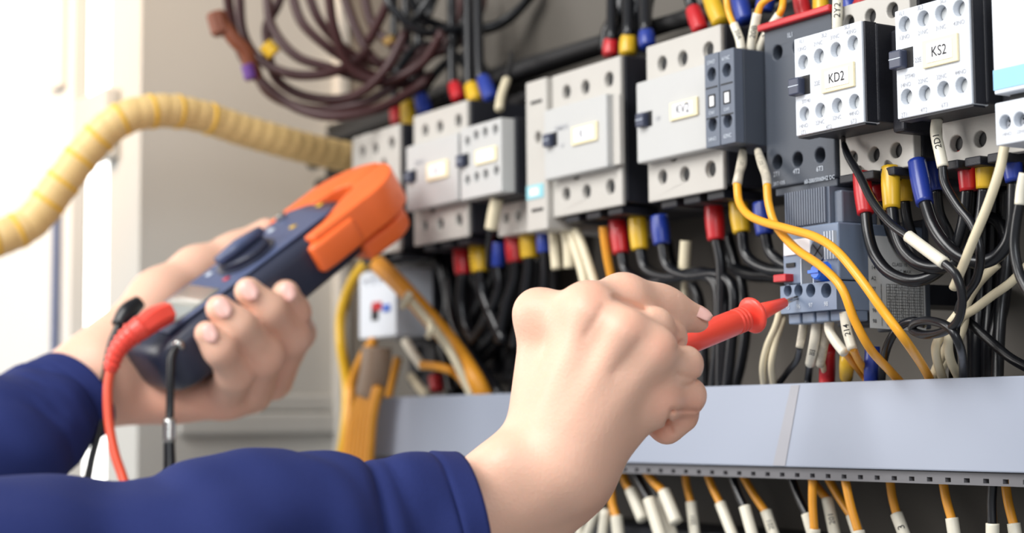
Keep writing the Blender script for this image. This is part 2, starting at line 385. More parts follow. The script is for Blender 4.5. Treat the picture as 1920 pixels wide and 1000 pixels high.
# --- large contactors
def big(label, base, plate, aux=None, text='', Y=-0.10, grid=True, tabpos=None, platebox=None, brand=None, group=None):
    x0, x1, z0, z1 = base; w = x1 - x0
    t = thing('contactor', label, 'contactor', group)
    h = [(x0 + w * .22, z1 - .012, .0042), (x0 + w * .5, z1 - .0125, .0042), (x0 + w * .84, z1 - .012, .0044), (x0 + w * .68, z1 - .0245, .0034),
         (x0 + w * .2, z0 + .0125, .0040), (x0 + w * .5, z0 + .0115, .0042), (x0 + w * .84, z0 + .0115, .0044), (x0 + w * .36, z0 + .0235, .0036)]
    holed('base', x0, x1, z0, z1, Y, Y + 0.003, h, 0.0028, m_white2, t, bevel=0.0008)
    screws(t, h, Y + 0.0024, m_hole, slot=False)
    MB().box(x0 + 0.0008, x1 + 0.0005, Y + 0.003, -0.0135, z0 + 0.002, z1 + 0.0005).obj('housing', m_black, t, bevel=0.001)
    for k in range(3):
        xx = x0 + w * (.2 + .31 * k)
        MB().box(xx - .007, xx + .007, Y + .004, Y + .03, z0 - .004, z0 + 0.001).obj('terminal_hood', m_black, t, bevel=0.0008)
    if plate:
        p0, p1, q0, q1 = plate
        holed('front_plate', p0, p1, q0, q1, Y - 0.008, Y - 0.0002, [], 0, m_white, t, bevel=0.001)
        slide_tab(t, p0 + tabpos[0], tabpos[1], Y - 0.008, 0.95)
        label_plate(t, *platebox, Y - 0.008, text, 0.0075)
        if brand: marks(brand, Y - 0.0083, m_inkg, t)
    return t
YB = -0.10
# KV2
a = on(1211, 88, YB); b_ = on(1350, 45, YB); c = on(1217, 380, YB)
bs = (a[0], b_[0], c[2], (a[2] + b_[2]) / 2)
ap = on(1192, 156, -0.108); bp = on(1330, 120, -0.108); cp = on(1196, 307, -0.108)
pb = rect((1256, 192), (1308, 222), -0.109); pb = (pb[0], pb[1], on(1280, 222, -.109)[2], on(1280, 188, -.109)[2])
tz = on(1215, 224, -0.108)[2]
big('large ivory contactor whose cream plate reads KV2, grey block at its right', bs, (ap[0], bp[0] , cp[2], ap[2]), text='KV2',
    tabpos=(on(1203, 224, -.108)[0] - ap[0], tz), platebox=pb, brand=[('22E', ap[0] + .02, cp[2] + .022, .003)])
print('KV2', bs, pb)
# C contactor
a = on(1034, 146, YB); b_ = on(1162, 101, YB); c = on(1040, 408, YB)
bsC = (a[0], b_[0], c[2], (a[2] + b_[2]) / 2)
ap = on(1019, 208, -0.108); bp = on(1136, 172, -0.108); cp = on(1021, 339, -0.108)
pb = (on(1072, 250, -.109)[0], on(1119, 245, -.109)[0], on(1096, 268, -.109)[2], on(1096, 233, -.109)[2])
tC = big('large ivory contactor with faint name plate, narrow block clipped at its left', bsC, (ap[0], bp[0], cp[2], ap[2]), text='K1',
    tabpos=(on(1028, 262, -.108)[0] - ap[0], on(1035, 263, -.108)[2]), platebox=pb,
    brand=[('SIEMENS', ap[0] + .019, ap[2] - .013, .0042), ('3TF', ap[0] + .02, cp[2] + .018, .003)])
MB().box(bp[0], bp[0] + 0.007, -0.104, -0.1003, cp[2] + .001, ap[2] - .001).obj('plate_step', m_white2, tC, bevel=.0006)
# narrow block C1
a = on(985, 156, -0.104); b_ = on(1036, 138, -.104); c = on(991, 436, -.104)
t = thing('auxiliary_block', 'tall narrow ivory switch block beside the large contactor, pale blue sticker low down', 'switch block')
x0, x1 = a[0], bsC[0] - 0.0004
hz = on(1008, 258, -.104)
holed('body', x0, x1, c[2], a[2], -0.104, -0.02, [(hz[0], hz[2], .0035)], .006, m_white2, t, bevel=.001)
screws(t, [(hz[0], hz[2], .0035)], -0.0985, m_hole, slot=False)
s0 = on(1008, 372, -.104)[2]; s1 = on(1008, 346, -.104)[2]
MB().box(x0 + .001, x1 - .003, -.1046, -.1040, s0, s1).obj('blue_sticker', mat('pale_blue', (140, 196, 206), .5), t)
MB().box(x0 + .005, x1 - .008, -.1049, -.1045, s0 + .002, s1 - .002).obj('sticker_paper', m_paper, t)
for (px, py) in ((1010, 190), (1012, 393)):
    zz = on(px, py, -.104)[2]; MB().box(x0 + .006, x1 - .004, -.1043, -.1035, zz - .0009, zz + .0009).obj('slot', m_hole, t)
# B contactor
a = on(775, 216, YB); b_ = on(875, 190, YB); c = on(781, 461, YB)
bsB = (a[0], b_[0], c[2], (a[2] + b_[2]) / 2)
ap = on(761, 276, -0.108); bp = on(858, 245, -0.108); cp = on(764, 397, -0.108)
pb = (on(800, 322, -.109)[0], on(839, 315, -.109)[0], on(820, 336, -.109)[2], on(820, 303, -.109)[2])
big('blurred large ivory contactor directly right of the orange clamp jaw', bsB, (ap[0], bp[0], cp[2], ap[2]), text='K',
    tabpos=(on(768, 332, -.108)[0] - ap[0], on(772, 332, -.108)[2]), platebox=pb, brand=[('SIEMENS', ap[0] + .019, ap[2] - .013, .0042)])
# B2 aux relay
a = on(863, 242, -.116); b_ = on(939, 203, -.116); c = on(866, 376, -.116); d = on(939, 360, -.116)
x0, x1, z0, z1 = a[0], b_[0], (c[2] + d[2]) / 2, a[2]
hp = [(862 + 14, 265), (892, 254), (909, 248), (928, 243), (876, 338), (893, 332), (910, 327), (930, 320)]
t = thing('contactor', 'small blurred ivory contactor with eight holes left of the narrow switch block', 'contactor')
hl = [(on(px, py, -.116)[0], on(px, py, -.116)[2], .0031) for px, py in hp]
holed('front_block', x0, x1, z0, z1, -.116, -.106, hl, .006, m_white, t)
screws(t, hl, -.111, mat('shaded_screw', (196, 198, 198), 0.4))
MB().box(x0 + .001, x1 + .001, -.106, -.0135, z0 - .001, z1 + .001).obj('housing', m_black, t, bevel=.001)
slide_tab(t, x0 + .001, on(870, 302, -.116)[2], -.116, 0.95)
label_plate(t, on(891, 297, -.117)[0], on(930, 288, -.117)[0], on(910, 306, -.117)[2], on(910, 278, -.117)[2], -.116, 'K', .006)
holed('base', x0 + .002, x1 + .012, z0 - .022, z0 - .0015, -.09, -.07, [(x0 + .012 + .014 * k, z0 - .011, .0034) for k in range(3)], .006, m_white2, t)
# A contactor behind the clamp jaw
a = on(660, 256, YB); b_ = on(748, 235, YB); c = on(663, 484, YB); d = on(748, 472, YB)
big('far left ivory contactor half hidden behind the orange clamp jaw', (a[0], b_[0], (c[2] + d[2]) / 2, (a[2] + b_[2]) / 2), None)

# --- grey auxiliary block beside KV2
Y = -.124
a = on(1320, 102, Y); b_ = on(1375, 91, Y); c = on(1323, 279, Y); mid = on(1347, 95, Y)[0]
t = thing('auxiliary_block', 'slate grey double auxiliary switch block between KV2 and KD2', 'switch block')
z0, z1 = c[2], (a[2] + b_[2]) / 2
xm = (a[0] + b_[0]) / 2
for i, (x0, x1, n1, n2) in enumerate(((a[0], xm - .0003, '53NO', '54NO'), (xm + .0003, b_[0], '61NC', '62NC'))):
    w = x1 - x0; xc = (x0 + x1) / 2
    hl = [(xc, z1 - .0105, .0034), (xc, z0 + .0115, .0034)]
    holed('block_half', x0, x1, z0, z1, Y, Y + .034 if False else Y + .006, hl, .0055, m_grey, t, bevel=.0005)
    screws(t, hl, Y + .0035, m_greyd, slot=False)
    MB().box(x0 + .001, x1 - .001, Y - .0002, Y + .0005, z1 - .0176, z1 - .0169).box(x0 + .001, x1 - .001, Y - .0002, Y + .0005, z1 - .0330, z1 - .0324).obj('groove', m_hole, t)
    MB().box(xc - .0028, xc + .0028, Y - .0002, Y + .0005, z1 - .0275, z1 - .0208).obj('window_frame', m_hole, t)
    MB().box(xc - .0012, xc + .0020, Y - .0006, Y + .0005, z1 - .0268, z1 - .0218).obj('indicator', m_paper, t)
    marks([(n1, xc, z1 - .0045, .0028), (n2, xc, z0 + .004, .0028), ('CAX', xc - .0002, z1 - .0301, .0024)], Y - .00025, m_inkw, t)
sp = [(Y + .006, z0), (Y + .031, z0 - .001), (Y + .038, z0 + .005), (Y + .0395, z0 + .006), (Y + .0395, z1 - .001), (Y + .036, z1), (Y + .006, z1)]
n = len(sp)
MB().add([(a[0], y, z) for y, z in sp] + [(b_[0], y, z) for y, z in sp],
         [tuple(range(n))[::-1], tuple(range(n, 2 * n))] + [(i, (i + 1) % n, (i + 1) % n + n, i + n) for i in range(n)]).obj('housing', m_greyd, t, bevel=.0006)
MB().box(a[0] + .002, b_[0] - .002, Y + .0395, -.0135, z0 + .012, z1 - .012).obj('clip_foot', m_black, t)
for zz in (z1 - .014, z0 + .018):
    MB().box(b_[0] - .0003, b_[0] + .0002, Y + .028, Y + .030, zz, zz + .0018).obj('side_notch', m_hole, t)
AUX = (a[0], b_[0], z0, z1, Y)

# --- slate contactor with overload relay below
Y = -.105
t = thing('contactor', 'slate grey contactor with terminals 2T1 4T2 6T3, behind KD2', 'contactor')
x0, x1, z0, z1 = -.0745, -.0250, 1.3135, 1.3930
hl = [(x0 + .010, 1.3805, .0036), (x0 + .025, 1.3805, .0036), (x0 + .040, 1.3805, .0036)] + [(on(px, py, Y)[0], on(px, py, Y)[2], .0036) for px, py in ((1457, 304), (1495, 299), (1537, 291))]
holed('body', x0, x1, z0, z1, Y, -.0135, hl, .009, m_greyd, t, bevel=.0008)
screws(t, hl, Y + .0085, m_hole, slot=False)
mm = [('2T1', 1457, 327, .0034), ('4T2', 1494, 322, .0034), ('6T3', 1538, 317, .0034), ('1L1', 1482, 66, .0034), ('60-200/50/60HZ DC', 1537, 337, .0028), ('3RT1035', 1462, 344, .0026)]
marks([(s, on(px, py, Y)[0], on(px, py, Y)[2], h) for s, px, py, h in mm], Y - .0003, m_inkw, t)
MB().box(x0 - .001, x1 + .002, Y - .0035, Y + .02, z1 - .0005, z1 + .003).obj('red_strip', m_red, t, bevel=.0008, label='red strip along the top edge')
MB().box(x0 + .004, x1 - .001, Y + .002, Y + .03, z0 - .004, z0).obj('terminal_hood', m_greyd, t, bevel=.0006)

Y = -.118
t = thing('overload_relay', 'blue grey overload relay touched by the red probe tip, blue dial', 'relay')
a = on(1464, 585, Y); b_ = on(1569, 580, Y); x0, x1 = a[0], b_[0]
zt = on(1500, 355, Y)[2]; z1 = on(1500, 425, Y)[2]; z2 = on(1500, 531, Y)[2]; z3 = on(1500, 586, Y)[2]
hd = MB(); k = 0
xx = x0 + .0005
while xx < x1 - .010:
    hd.box(xx, xx + .0011, Y + .0035, Y + .005, z1 + .001, zt); xx += .0017
hd.box(x0 + .0003, x1 - .0085, Y + .005, Y + .03, z1, zt)
hd.obj('ribbed_head', m_relay if False else m_grey, t)
MB().box(x1 - .0085, x1 - .003, Y + .0075, Y + .03, z1, zt - .002).obj('head_flank', m_grey, t, bevel=.001)
bd = MB().box(x0, x1, Y + .002, -.062, z2, z1).obj('body', m_relay, t, bevel=.0008)
hp = [(1477, 547), (1497, 547), (1520, 547), (1549, 547)]
hl = [(on(px, py, Y)[0], on(px, py, Y)[2] + .0005, r) for (px, py), r in zip(hp, (.0029, .0030, .0032, .0035))]
holed('terminal_face', x0, x1, z3, z2 - .0006, Y, Y + .03, hl, .007, m_relay, t, bevel=.0007)
screws(t, hl, Y + .0062, m_hole, slot=False)
marks([(s, h[0], z3 + .0028, .003) for s, h in zip(('95', '96', '97', '98'), hl)], Y - .0003, m_inkw, t)
for k in range(4):
    q0 = x0 + (x1 - x0) * k / 4
    MB().box(q0 + .0006, q0 + (x1 - x0) / 4 - .0006, Y + .004, Y + .02, z3 - .005, z3 + .0003).obj('terminal_lug', m_relay, t, bevel=.0008)
def R2(p0, p1): return on(p0[0], p0[1], Y)[0], on(p1[0], p1[1], Y)[0], on(p1[0], p1[1], Y)[2], on(p0[0], p0[1], Y)[2]
r_ = R2((1466, 452), (1516, 476)); MB().box(r_[0], r_[1], Y + .0008, Y + .003, r_[2] + .0005, r_[3]).obj('name_plate', m_paper, t, bevel=.0003)
zz = on(1530, 470, Y)
MB().lathe((zz[0], Y + .001, zz[2]), (zz[0], Y + .003, zz[2]), [(0, .0052), (.002, .0056)], 20).obj('selector_dial', m_greyd, t)
q = MB()
for s in (1, -1):
    q.add([(zz[0] - .003, Y + .0008, zz[2] - .003 * s - .0005), (zz[0] - .003, Y + .0008, zz[2] - .003 * s + .0005), (zz[0] + .003, Y + .0008, zz[2] + .003 * s + .0005), (zz[0] + .003, Y + .0008, zz[2] + .003 * s - .0005)], [(0, 1, 2, 3)])
q.obj('dial_cross', m_ink, t)
for k in range(4):
    x = x1 - .0075 + k * .0019
    MB().box(x, x + .0008, Y - .0002, Y + .003, z1 - .017, z1 - .004).obj('cover_rib', m_inkw, t)
MB().box(x0 + .003, x0 + .009, Y + .0012, Y + .003, z1 - .0185, z1 - .0165).obj('scale_mark', m_ink, t)
bz = on(1541, 510, Y)
d = MB().lathe((bz[0], Y - .0045, bz[2]), (bz[0], Y + .003, bz[2]), [(0, .0030), (.0008, .0038), (.0045, .0044), (.0075, .0054)], 10).obj('blue_dial', mat('bright_blue', (40, 112, 236), .35, coat=.3), t)
MB().box(bz[0] - .0036, bz[0] + .0036, Y - .0056, Y - .0044, bz[2] - .0007, bz[2] + .0007).obj('dial_grip', MATS['bright_blue'], d)
rz = on(1470, 522, Y); MB().box(rz[0] - .0045, rz[0] + .0045, Y - .003, Y + .003, rz[2] - .0018, rz[2] + .0018).obj('red_button', m_red, t, bevel=.0004)
wz = on(1510, 508, Y)
MB().box(wz[0] - .0032, wz[0] + .0032, Y + .0012, Y + .0026, wz[2] - .006, wz[2] + .006).obj('test_window', m_greyd, t)
for s in (-.0042, .0042): MB().box(wz[0] + s - .0003, wz[0] + s + .0003, Y + .001, Y + .003, wz[2] - .006, wz[2] + .006).obj('window_rail', m_inkw, t)
# right flank of the relay with its wiring diagram label
xs = x1 + .0004
def fY(px, py): p = onX(px, py, xs); return p[1], p[2]
yA, _ = fY(1628, 500); yB, _ = fY(1733, 500)
zA = fY(1680, 430)[1]; zB = fY(1680, 640)[1]
MB().box(x0 + .006, x1 + .0002, -.062, yB + .004, z3 - .008, z1 + .004).box(x0 + .006, x1 + .0002, Y + .03, -.0615, z3 - .006, z2).obj('rear_housing', m_greyd, t, bevel=.0008)
lab = MB().add([(xs, yA, fY(1628, 615)[1]), (xs, yB, fY(1728, 622)[1]), (xs, yB, fY(1728, 478)[1]), (xs, yA + .018, fY(1690, 445)[1]), (xs, yA + .004, fY(1640, 442)[1]), (xs, yA, fY(1632, 455)[1])], [(0, 1, 2, 3, 4, 5)]).obj('diagram_label', mat('label_silver', (214, 216, 216), .5), t)
b = MB(); zl0 = fY(1680, 612)[1]; zl1 = fY(1700, 535)[1]; yl0 = yA + .011; yl1 = yB - .0015
ny = 6; nz = 14
for i in range(ny + 1):
    y = yl0 + (yl1 - yl0) * i / ny; b.add([(xs + .0002, y - .00012, zl0), (xs + .0002, y + .00012, zl0), (xs + .0002, y + .00012, zl1), (xs + .0002, y - .00012, zl1)], [(0, 1, 2, 3)])
for i in range(nz + 1):
    z = zl0 + (zl1 - zl0) * i / nz; b.add([(xs + .0002, yl0, z - .00009), (xs + .0002, yl1, z - .00009), (xs + .0002, yl1, z + .00009), (xs + .0002, yl0, z + .00009)], [(0, 1, 2, 3)])
def ytext(s, y, z, h):
    vs, fs = glyphs(s, h); b.add([(xs + .0002, y + p[0], z + p[1]) for p in vs], fs)
for i in range(nz):
    for j in range(ny): ytext(random.choice(['0.7', '1.4', '2.8', '10', '16', '25', '4-6', '63']), yl0 + (yl1 - yl0) * (j + .5) / ny, zl0 + (zl1 - zl0) * (i + .5) / nz, .0017)
for i, s in enumerate(('98', '96', '95', '97', 'A2', '14')): ytext(s, yA + .003, zl0 + .005 * i + .002, .0026)
for i, s in enumerate(('IEC 947-4-1', '600 VAC MAX', 'CLASS 10')): ytext(s, (yl0 + yl1) / 2 - .003, zl1 + .003 + .0032 * i, .0024)
b.add([(xs + .0002, yA + .0075, zl0), (xs + .0002, yA + .0078, zl0), (xs + .0002, yA + .0078, zl1), (xs + .0002, yA + .0075, zl1)], [(0, 1, 2, 3)])
b.obj('printed_marking', m_ink, lab)
MB().box(x0 + .006, x1 - .004, yB + .004, -.0005, z3 + .004, z2).obj('rail_foot', m_black, t)
print('relay', x0, x1, zt, z3, 'yAB', yA, yB)

# small white device under the far left contactor
a = on(673, 512, -.085); b_ = on(741, 505, -.085); c = on(678, 636, -.085)
t = thing('control_relay', 'small white relay with red and blue mark under the far left contactor', 'relay')
holed('body', a[0], b_[0], c[2], a[2], -.085, -.035, [(a[0] + .011, a[2] - .008, .003), (a[0] + .022, a[2] - .008, .003), (a[0] + .033, a[2] - .008, .003)], .004, m_face, t, bevel=.001)
MB().box(a[0] + .004, b_[0] + .002, -.055, -.0135, c[2] - .002, a[2] + .012).obj('housing', m_black, t)
p = on(705, 580, -.085); MB().box(p[0] - .006, p[0] + .004, -.0858, -.0848, p[2] - .008, p[2] + .003).obj('dark_mark', m_ink, t)
MB().box(p[0] - .004, p[0] + .009, -.0861, -.0849, p[2] - .001, p[2] + .005).obj('red_mark', m_red, t)
p = on(722, 577, -.085); MB().box(p[0] - .0015, p[0] + .008, -.0864, -.0850, p[2] - .003, p[2] + .002).obj('blue_mark', mat('mark_blue', (70, 110, 200), .5), t)

# ------------------------------------------------------------------ wires
MW = {'k': m_blackw, 'y': m_yell, 'yd': m_yelld, 'c': m_crw, 's': m_slv, 'w': m_worn, 'r': m_red, 'yb': m_yb, 'b': m_blue, 'm': m_metal, 'co': m_coil, 'h': m_hole}
def wrap_text(parent, pts, r, text, h, flip=False, shift=0.0):
    if flip: pts = pts[::-1]
    P, R, _, _ = frames(pts, r, 14)
    P = np.array(P); L = np.concatenate([[0], np.cumsum(np.linalg.norm(np.diff(P, axis=0), axis=1))]); mid = L[-1] / 2 + shift
    vs, fs = glyphs(text, h); out = []
    bm = bmesh.new(); bv = [bm.verts.new(p) for p in vs]
    for f in fs:
        try: bm.faces.new([bv[i] for i in f])
        except ValueError: pass
    bmesh.ops.subdivide_edges(bm, edges=[e for e in bm.edges if e.calc_length() > 0.0007], cuts=2, use_grid_fill=False)
    bmesh.ops.triangulate(bm, faces=bm.faces)
    rr = float(np.mean(R)) + 0.00012
    for v in bm.verts:
        s = min(max(mid + v.co.x, 0), L[-1]); p = np.array([np.interp(s, L, P[:, k]) for k in range(3)])
        q = np.array([np.interp(min(s + .001, L[-1]), L, P[:, k]) for k in range(3)]); q0 = np.array([np.interp(max(s - .001, 0), L, P[:, k]) for k in range(3)])
        T = (q - q0) / np.linalg.norm(q - q0)
        n = C0 - p; n = n - T * np.dot(n, T); n /= np.linalg.norm(n); up = np.cross(n, T)
        a = v.co.y / rr; v.co = Vector(p + n * rr * math.cos(a) + up * rr * math.sin(a))
    me = bpy.data.meshes.new('printed_marking'); bm.to_mesh(me); bm.free()
    return link('printed_marking', me, m_ink, parent)
def wire(label, segs, group=None, cat='wire', name='wire', seg=12):
    """segs: (part name, [(px, py, Y)...], radius mm, material, optional (text, height mm, flip))"""
    one = len(segs) == 1
    t = None if one else thing(name, label, cat, group)
    for sg in segs:
        pn, pts, r, mk = sg[:4]
        W3 = [on(p[0], p[1], max(p[2], -.080) if 698 <= p[1] <= 760 else (max(p[2], -.092) if 672 <= p[1] < 698 else p[2])) for p in pts]; rr = [q * .001 for q in r] if isinstance(r, (list, tuple)) else r * .001
        o = MB().tube(W3, rr, seg).obj(name if one else pn, MW[mk], t, smooth=True)
        if one: tag(o, label, cat, group); t = o
        if len(sg) > 4 and sg[4]:
            tx, h, fl_ = sg[4]; wrap_text(o, W3, rr, tx, h * .001, fl_)
    return t
FY = -.134

# yellow wires from the grey auxiliary block
wire('yellow wire with frayed dark sleeve under the grey block, upper one crossing the relay',
     [('ferrule_sleeve', [(1393, 283, -.110), (1391, 305, -.114), (1386, 325, -.118), (1382, 346, -.120)], [2.0, 2.6, 2.3, 2.5], 'w', ('107', 3.0, True)),
      ('insulation', [(1382, 344, -.120), (1386, 378, -.122), (1402, 402, -.124), (1430, 416, -.127), (1480, 430, -.131), (1530, 445, -.135), (1570, 472, -.137), (1612, 522, -.137), (1655, 582, -.134), (1700, 642, -.126), (1732, 690, -.112), (1747, 722, -.100), (1752, 750, -.086)], 2.05, 'y')])
wire('yellow wire with white worn sleeve under the grey block, crossing under its neighbour',
     [('ferrule_sleeve', [(1421, 283, -.110), (1428, 305, -.114), (1436, 328, -.118), (1439, 348, -.120)], [1.9, 2.4, 2.3, 2.3], 'w', ('107', 3.0, True)),
      ('insulation', [(1438, 346, -.120), (1442, 385, -.121), (1456, 425, -.122), (1492, 466, -.126), (1540, 500, -.130), (1578, 540, -.131), (1602, 600, -.127), (1632, 655, -.117), (1668, 695, -.104), (1692, 722, -.093), (1705, 745, -.08)], 2.05, 'y')])
# yellow wires above it
wire('yellow wire leading up from leftmost cream sleeve above the grey block',
     [('ferrule_sleeve', [(1390, 94, -.106), (1386, 72, -.106), (1376, 46, -.106)], 2.3, 's', ('20A', 3.4, True)),
      ('insulation', [(1377, 50, -.106), (1367, 25, -.106), (1362, -5, -.106), (1362, -40, -.10)], 1.75, 'y')])
wire('yellow wire curving right from middle cream sleeve marked 20B above the grey block',
     [('ferrule_sleeve', [(1407, 94, -.101), (1412, 65, -.101), (1420, 25, -.101)], 2.4, 's', ('20B', 4.4, False)),
      ('insulation', [(1420, 28, -.101), (1428, 8, -.100), (1450, -8, -.098), (1490, -30, -.09)], 1.8, 'y')])
wire('yellow wire rising from rightmost slanting sleeve marked 20B above the grey block',
     [('ferrule_sleeve', [(1423, 94, -.097), (1437, 65, -.097), (1461, 28, -.097)], 2.4, 's', ('20B', 4.4, False)),
      ('insulation', [(1459, 31, -.097), (1467, 12, -.096), (1470, -25, -.09)], 1.8, 'y')])
wire('cream sleeve marked 2Y2 entering the top of contactor KD2',
     [('ferrule_sleeve', [(1570, 56, -.106), (1570, 30, -.106), (1571, -12, -.105)], 2.5, 's', ('2Y2', 4.6, False)),
      ('insulation', [(1571, -5, -.105), (1572, -60, -.10)], 1.7, 'c')])
# boots above
def lead(label, top, bot, path, mk, rb, rw, lug=None, group=None, name='cable', wm='k'):
    segs = []
    if lug: segs.append(('lug', lug, rb * .62, 'm'))
    mid = tuple((a + b) / 2 for a, b in zip(top, bot))
    segs.append(('boot', [top, mid, bot], [rb * 1.0, rb * 1.08, rb * .96], mk))
    segs.append(('insulation', path, rw, wm))
    return wire(label, segs, group, 'cable', name)
TOP = [  # colour, boot bottom, boot top, cable path
 ('r', 'boot', (1512, 48, -.080), (1500, -8, -.078), 4.2, 'red booted cable above the slate contactor beside KD2'),
 ('yb', 'boot', (1541, 40, -.080), (1538, -8, -.078), 4.0, 'yellow booted cable above the slate contactor beside KD2'),
 ('b', 'boot', (1596, 24, -.078), (1588, -12, -.076), 4.0, 'blue booted cable just right of the 2Y2 sleeve'),
 ('r', 'boot', (1608, 30, -.086), (1628, -14, -.084), 4.4, 'red booted cable above contactor KD2'),
 ('yb', 'boot', (1652, 12, -.086), (1654, -20, -.084), 3.2, 'yellow booted cable above contactor KD2'),
 ('r', 'boot', (1314, 58, -.062), (1300, 18, -.060), 4.8, 'red booted cable above contactor KV2'),
 ('yb', 'boot', (1352, 44, -.062), (1332, -6, -.060), 5.0, 'yellow booted cable above contactor KV2'),
 ('b', 'boot', (1397, 40, -.062), (1384, -10, -.060), 4.8, 'blue booted cable between KV2 and the yellow wires'),
 ('b', 'boot', (1432, 20, -.066), (1440, -14, -.064), 4.8, 'blue booted cable behind the rightmost 20B sleeve'),
 ('r', 'boot', (1144, 104, -.064), (1146, 76, -.062), 4.6, 'red booted cable above the contactor left of KV2'),
 ('yb', 'boot', (1177, 102, -.064), (1178, 70, -.062), 5.0, 'yellow booted cable above the contactor left of KV2'),
 ('b', 'boot', (1214, 88, -.064), (1212, 60, -.062), 4.8, 'blue booted cable above the contactor left of KV2'),
 ('r', 'boot', (860, 186, -.064), (852, 160, -.062), 4.8, 'red booted cable above the blurred contactor near the jaw'),
 ('yb', 'boot', (893, 190, -.064), (884, 162, -.062), 5.4, 'yellow booted cable above the blurred contactor near the jaw'),
 ('b', 'boot', (921, 186, -.064), (906, 148, -.062), 5.0, 'blue booted cable above the blurred contactor near the jaw'),
 ('r', 'boot', (744, 232, -.064), (741, 200, -.062), 4.4, 'red booted cable above the far left contactor'),
 ('yb', 'boot', (767, 238, -.064), (764, 192, -.062), 5.6, 'yellow booted cable above the far left contactor'),
 ('b', 'boot', (797, 212, -.064), (790, 182, -.062), 5.4, 'blue booted cable above the far left contactor'),
]
for mk, _n, bo, to, rb, lb in TOP:
    dx = (to[0] - bo[0]); dy = to[1] - bo[1]
    e1 = (to[0] + dx * .5, to[1] + dy * .6, to[2]); e2 = (to[0] + dx * .7, min(to[1] - 60, -30), to[2] + .012)
    lead(lb, bo, to, [to, e1, e2], mk, rb, rb * .74)
# cables passing up at (1150-1230, 0-100)
for k, (xa, xb, w) in enumerate(((1140, 1168, 5.2), (1176, 1196, 5.4), (1206, 1214, 5.0))):
    wire(('leftmost', 'middle', 'rightmost')[k] + ' of three thick black cables rising above the contactor left of KV2',
         [('cable', [(xa, 96, -.052), (xa + 2, 60, -.052), (xb - 6, 25, -.05), (xb, -10, -.048), (xb + 12, -50, -.045)], w, 'k')], None, 'cable', 'cable')

# ---- below KD2 / KS2
lead('black cable with front red boot under KD2, looping down and right', (1615, 325, -.104), (1623, 401, -.106),
     [(1623, 398, -.106), (1628, 440, -.108), (1641, 480, -.110), (1668, 512, -.110), (1710, 527, -.108), (1752, 515, -.104), (1785, 478, -.100), (1806, 420, -.098), (1814, 352, -.098)], 'r', 4.1, 2.75, [(1616, 312, -.100), (1616, 330, -.104)])
lead('short black cable with red boot behind the front one, under KD2', (1640, 325, -.086), (1652, 380, -.086),
     [(1652, 376, -.086), (1662, 420, -.085), (1690, 470, -.08), (1730, 500, -.07)], 'r', 4.0, 2.6)
lead('black cable with front yellow boot under KD2, looping to the right', (1669, 313, -.104), (1672, 391, -.106),
     [(1672, 388, -.106), (1678, 430, -.108), (1695, 472, -.109), (1728, 498, -.108), (1775, 500, -.104), (1815, 470, -.100), (1838, 415, -.098), (1846, 350, -.098)], 'yb', 4.1, 2.8, [(1668, 303, -.100), (1668, 318, -.104)])
lead('black cable with rear yellow boot behind the front one, under KD2', (1692, 316, -.086), (1696, 378, -.086),
     [(1696, 376, -.086), (1703, 420, -.085), (1722, 470, -.08), (1750, 520, -.07)], 'yb', 3.9, 2.5)
lead('black cable with front blue boot under KD2, swinging right to the edge', (1719, 303, -.100), (1734, 382, -.104),
     [(1734, 379, -.104), (1748, 420, -.106), (1770, 455, -.106), (1800, 482, -.104), (1840, 492, -.100), (1876, 474, -.097), (1897, 430, -.096), (1902, 335, -.096)], 'b', 4.2, 3.0, [(1714, 290, -.096), (1717, 308, -.100)])
lead('black cable with rear blue boot right of the front one, under KD2', (1747, 300, -.084), (1756, 358, -.084),
     [(1756, 355, -.084), (1762, 400, -.082), (1780, 440, -.078), (1800, 500, -.07)], 'b', 3.8, 2.4)
for mk, nm, x, y0, y1, xb in (('r', 'red', 1812, 283, 358, 1816), ('yb', 'yellow', 1848, 279, 354, 1847), ('b', 'blue', 1892, 272, 340, 1902)):
    segs = [('lug', [(x, y0 - 12, -.094), (x, y0 + 5, -.098)], 2.6, 'm'), ('boot', [(x, y0, -.098), ((x + xb) / 2, (y0 + y1) / 2, -.098), (xb, y1, -.098)], [4.1, 4.4, 3.9], mk)]
    wire(nm + ' boot on a cable end under contactor KS2', segs, None, 'boot', 'cable_boot')
wire('thin black wire hooked under KD2, ending in the slanting white sleeve',
     [('bare_end', [(1581, 258, -.108), (1582, 275, -.110)], 1.2, 'm'),
      ('insulation', [(1582, 270, -.110), (1590, 292, -.114), (1612, 330, -.120), (1636, 378, -.124), (1670, 420, -.126), (1706, 446, -.126)], [1.3, 1.8, 1.9, 1.9, 1.9, 1.9], 'k'),
      ('marker_sleeve', [(1703, 443, -.126), (1736, 468, -.126), (1771, 494, -.126)], 2.7, 's'),
      ('insulation', [(1768, 492, -.126), (1792, 515, -.125), (1804, 555, -.123), (1797, 600, -.12), (1770, 622, -.116), (1735, 628, -.112), (1712, 620, -.110), (1716, 606, -.112), (1745, 602, -.116), (1780, 615, -.118), (1800, 650, -.114), (1806, 690, -.104), (1805, 725, -.095), (1804, 745, -.085)], 1.95, 'k')])
wire('thin black wire from cream sleeve marked 2D1 under KS2',
     [('marker_sleeve', [(1757, 224, -.112), (1755, 250, -.113), (1762, 285, -.114), (1768, 313, -.114)], 2.55, 's', ('2D1', 4.2, True)),
      ('insulation', [(1767, 310, -.114), (1772, 345, -.114), (1795, 385, -.113), (1825, 425, -.112), (1838, 475, -.111), (1832, 520, -.108), (1812, 552, -.105), (1798, 580, -.100), (1790, 640, -.09), (1785, 740, -.07)], 2.0, 'k')])
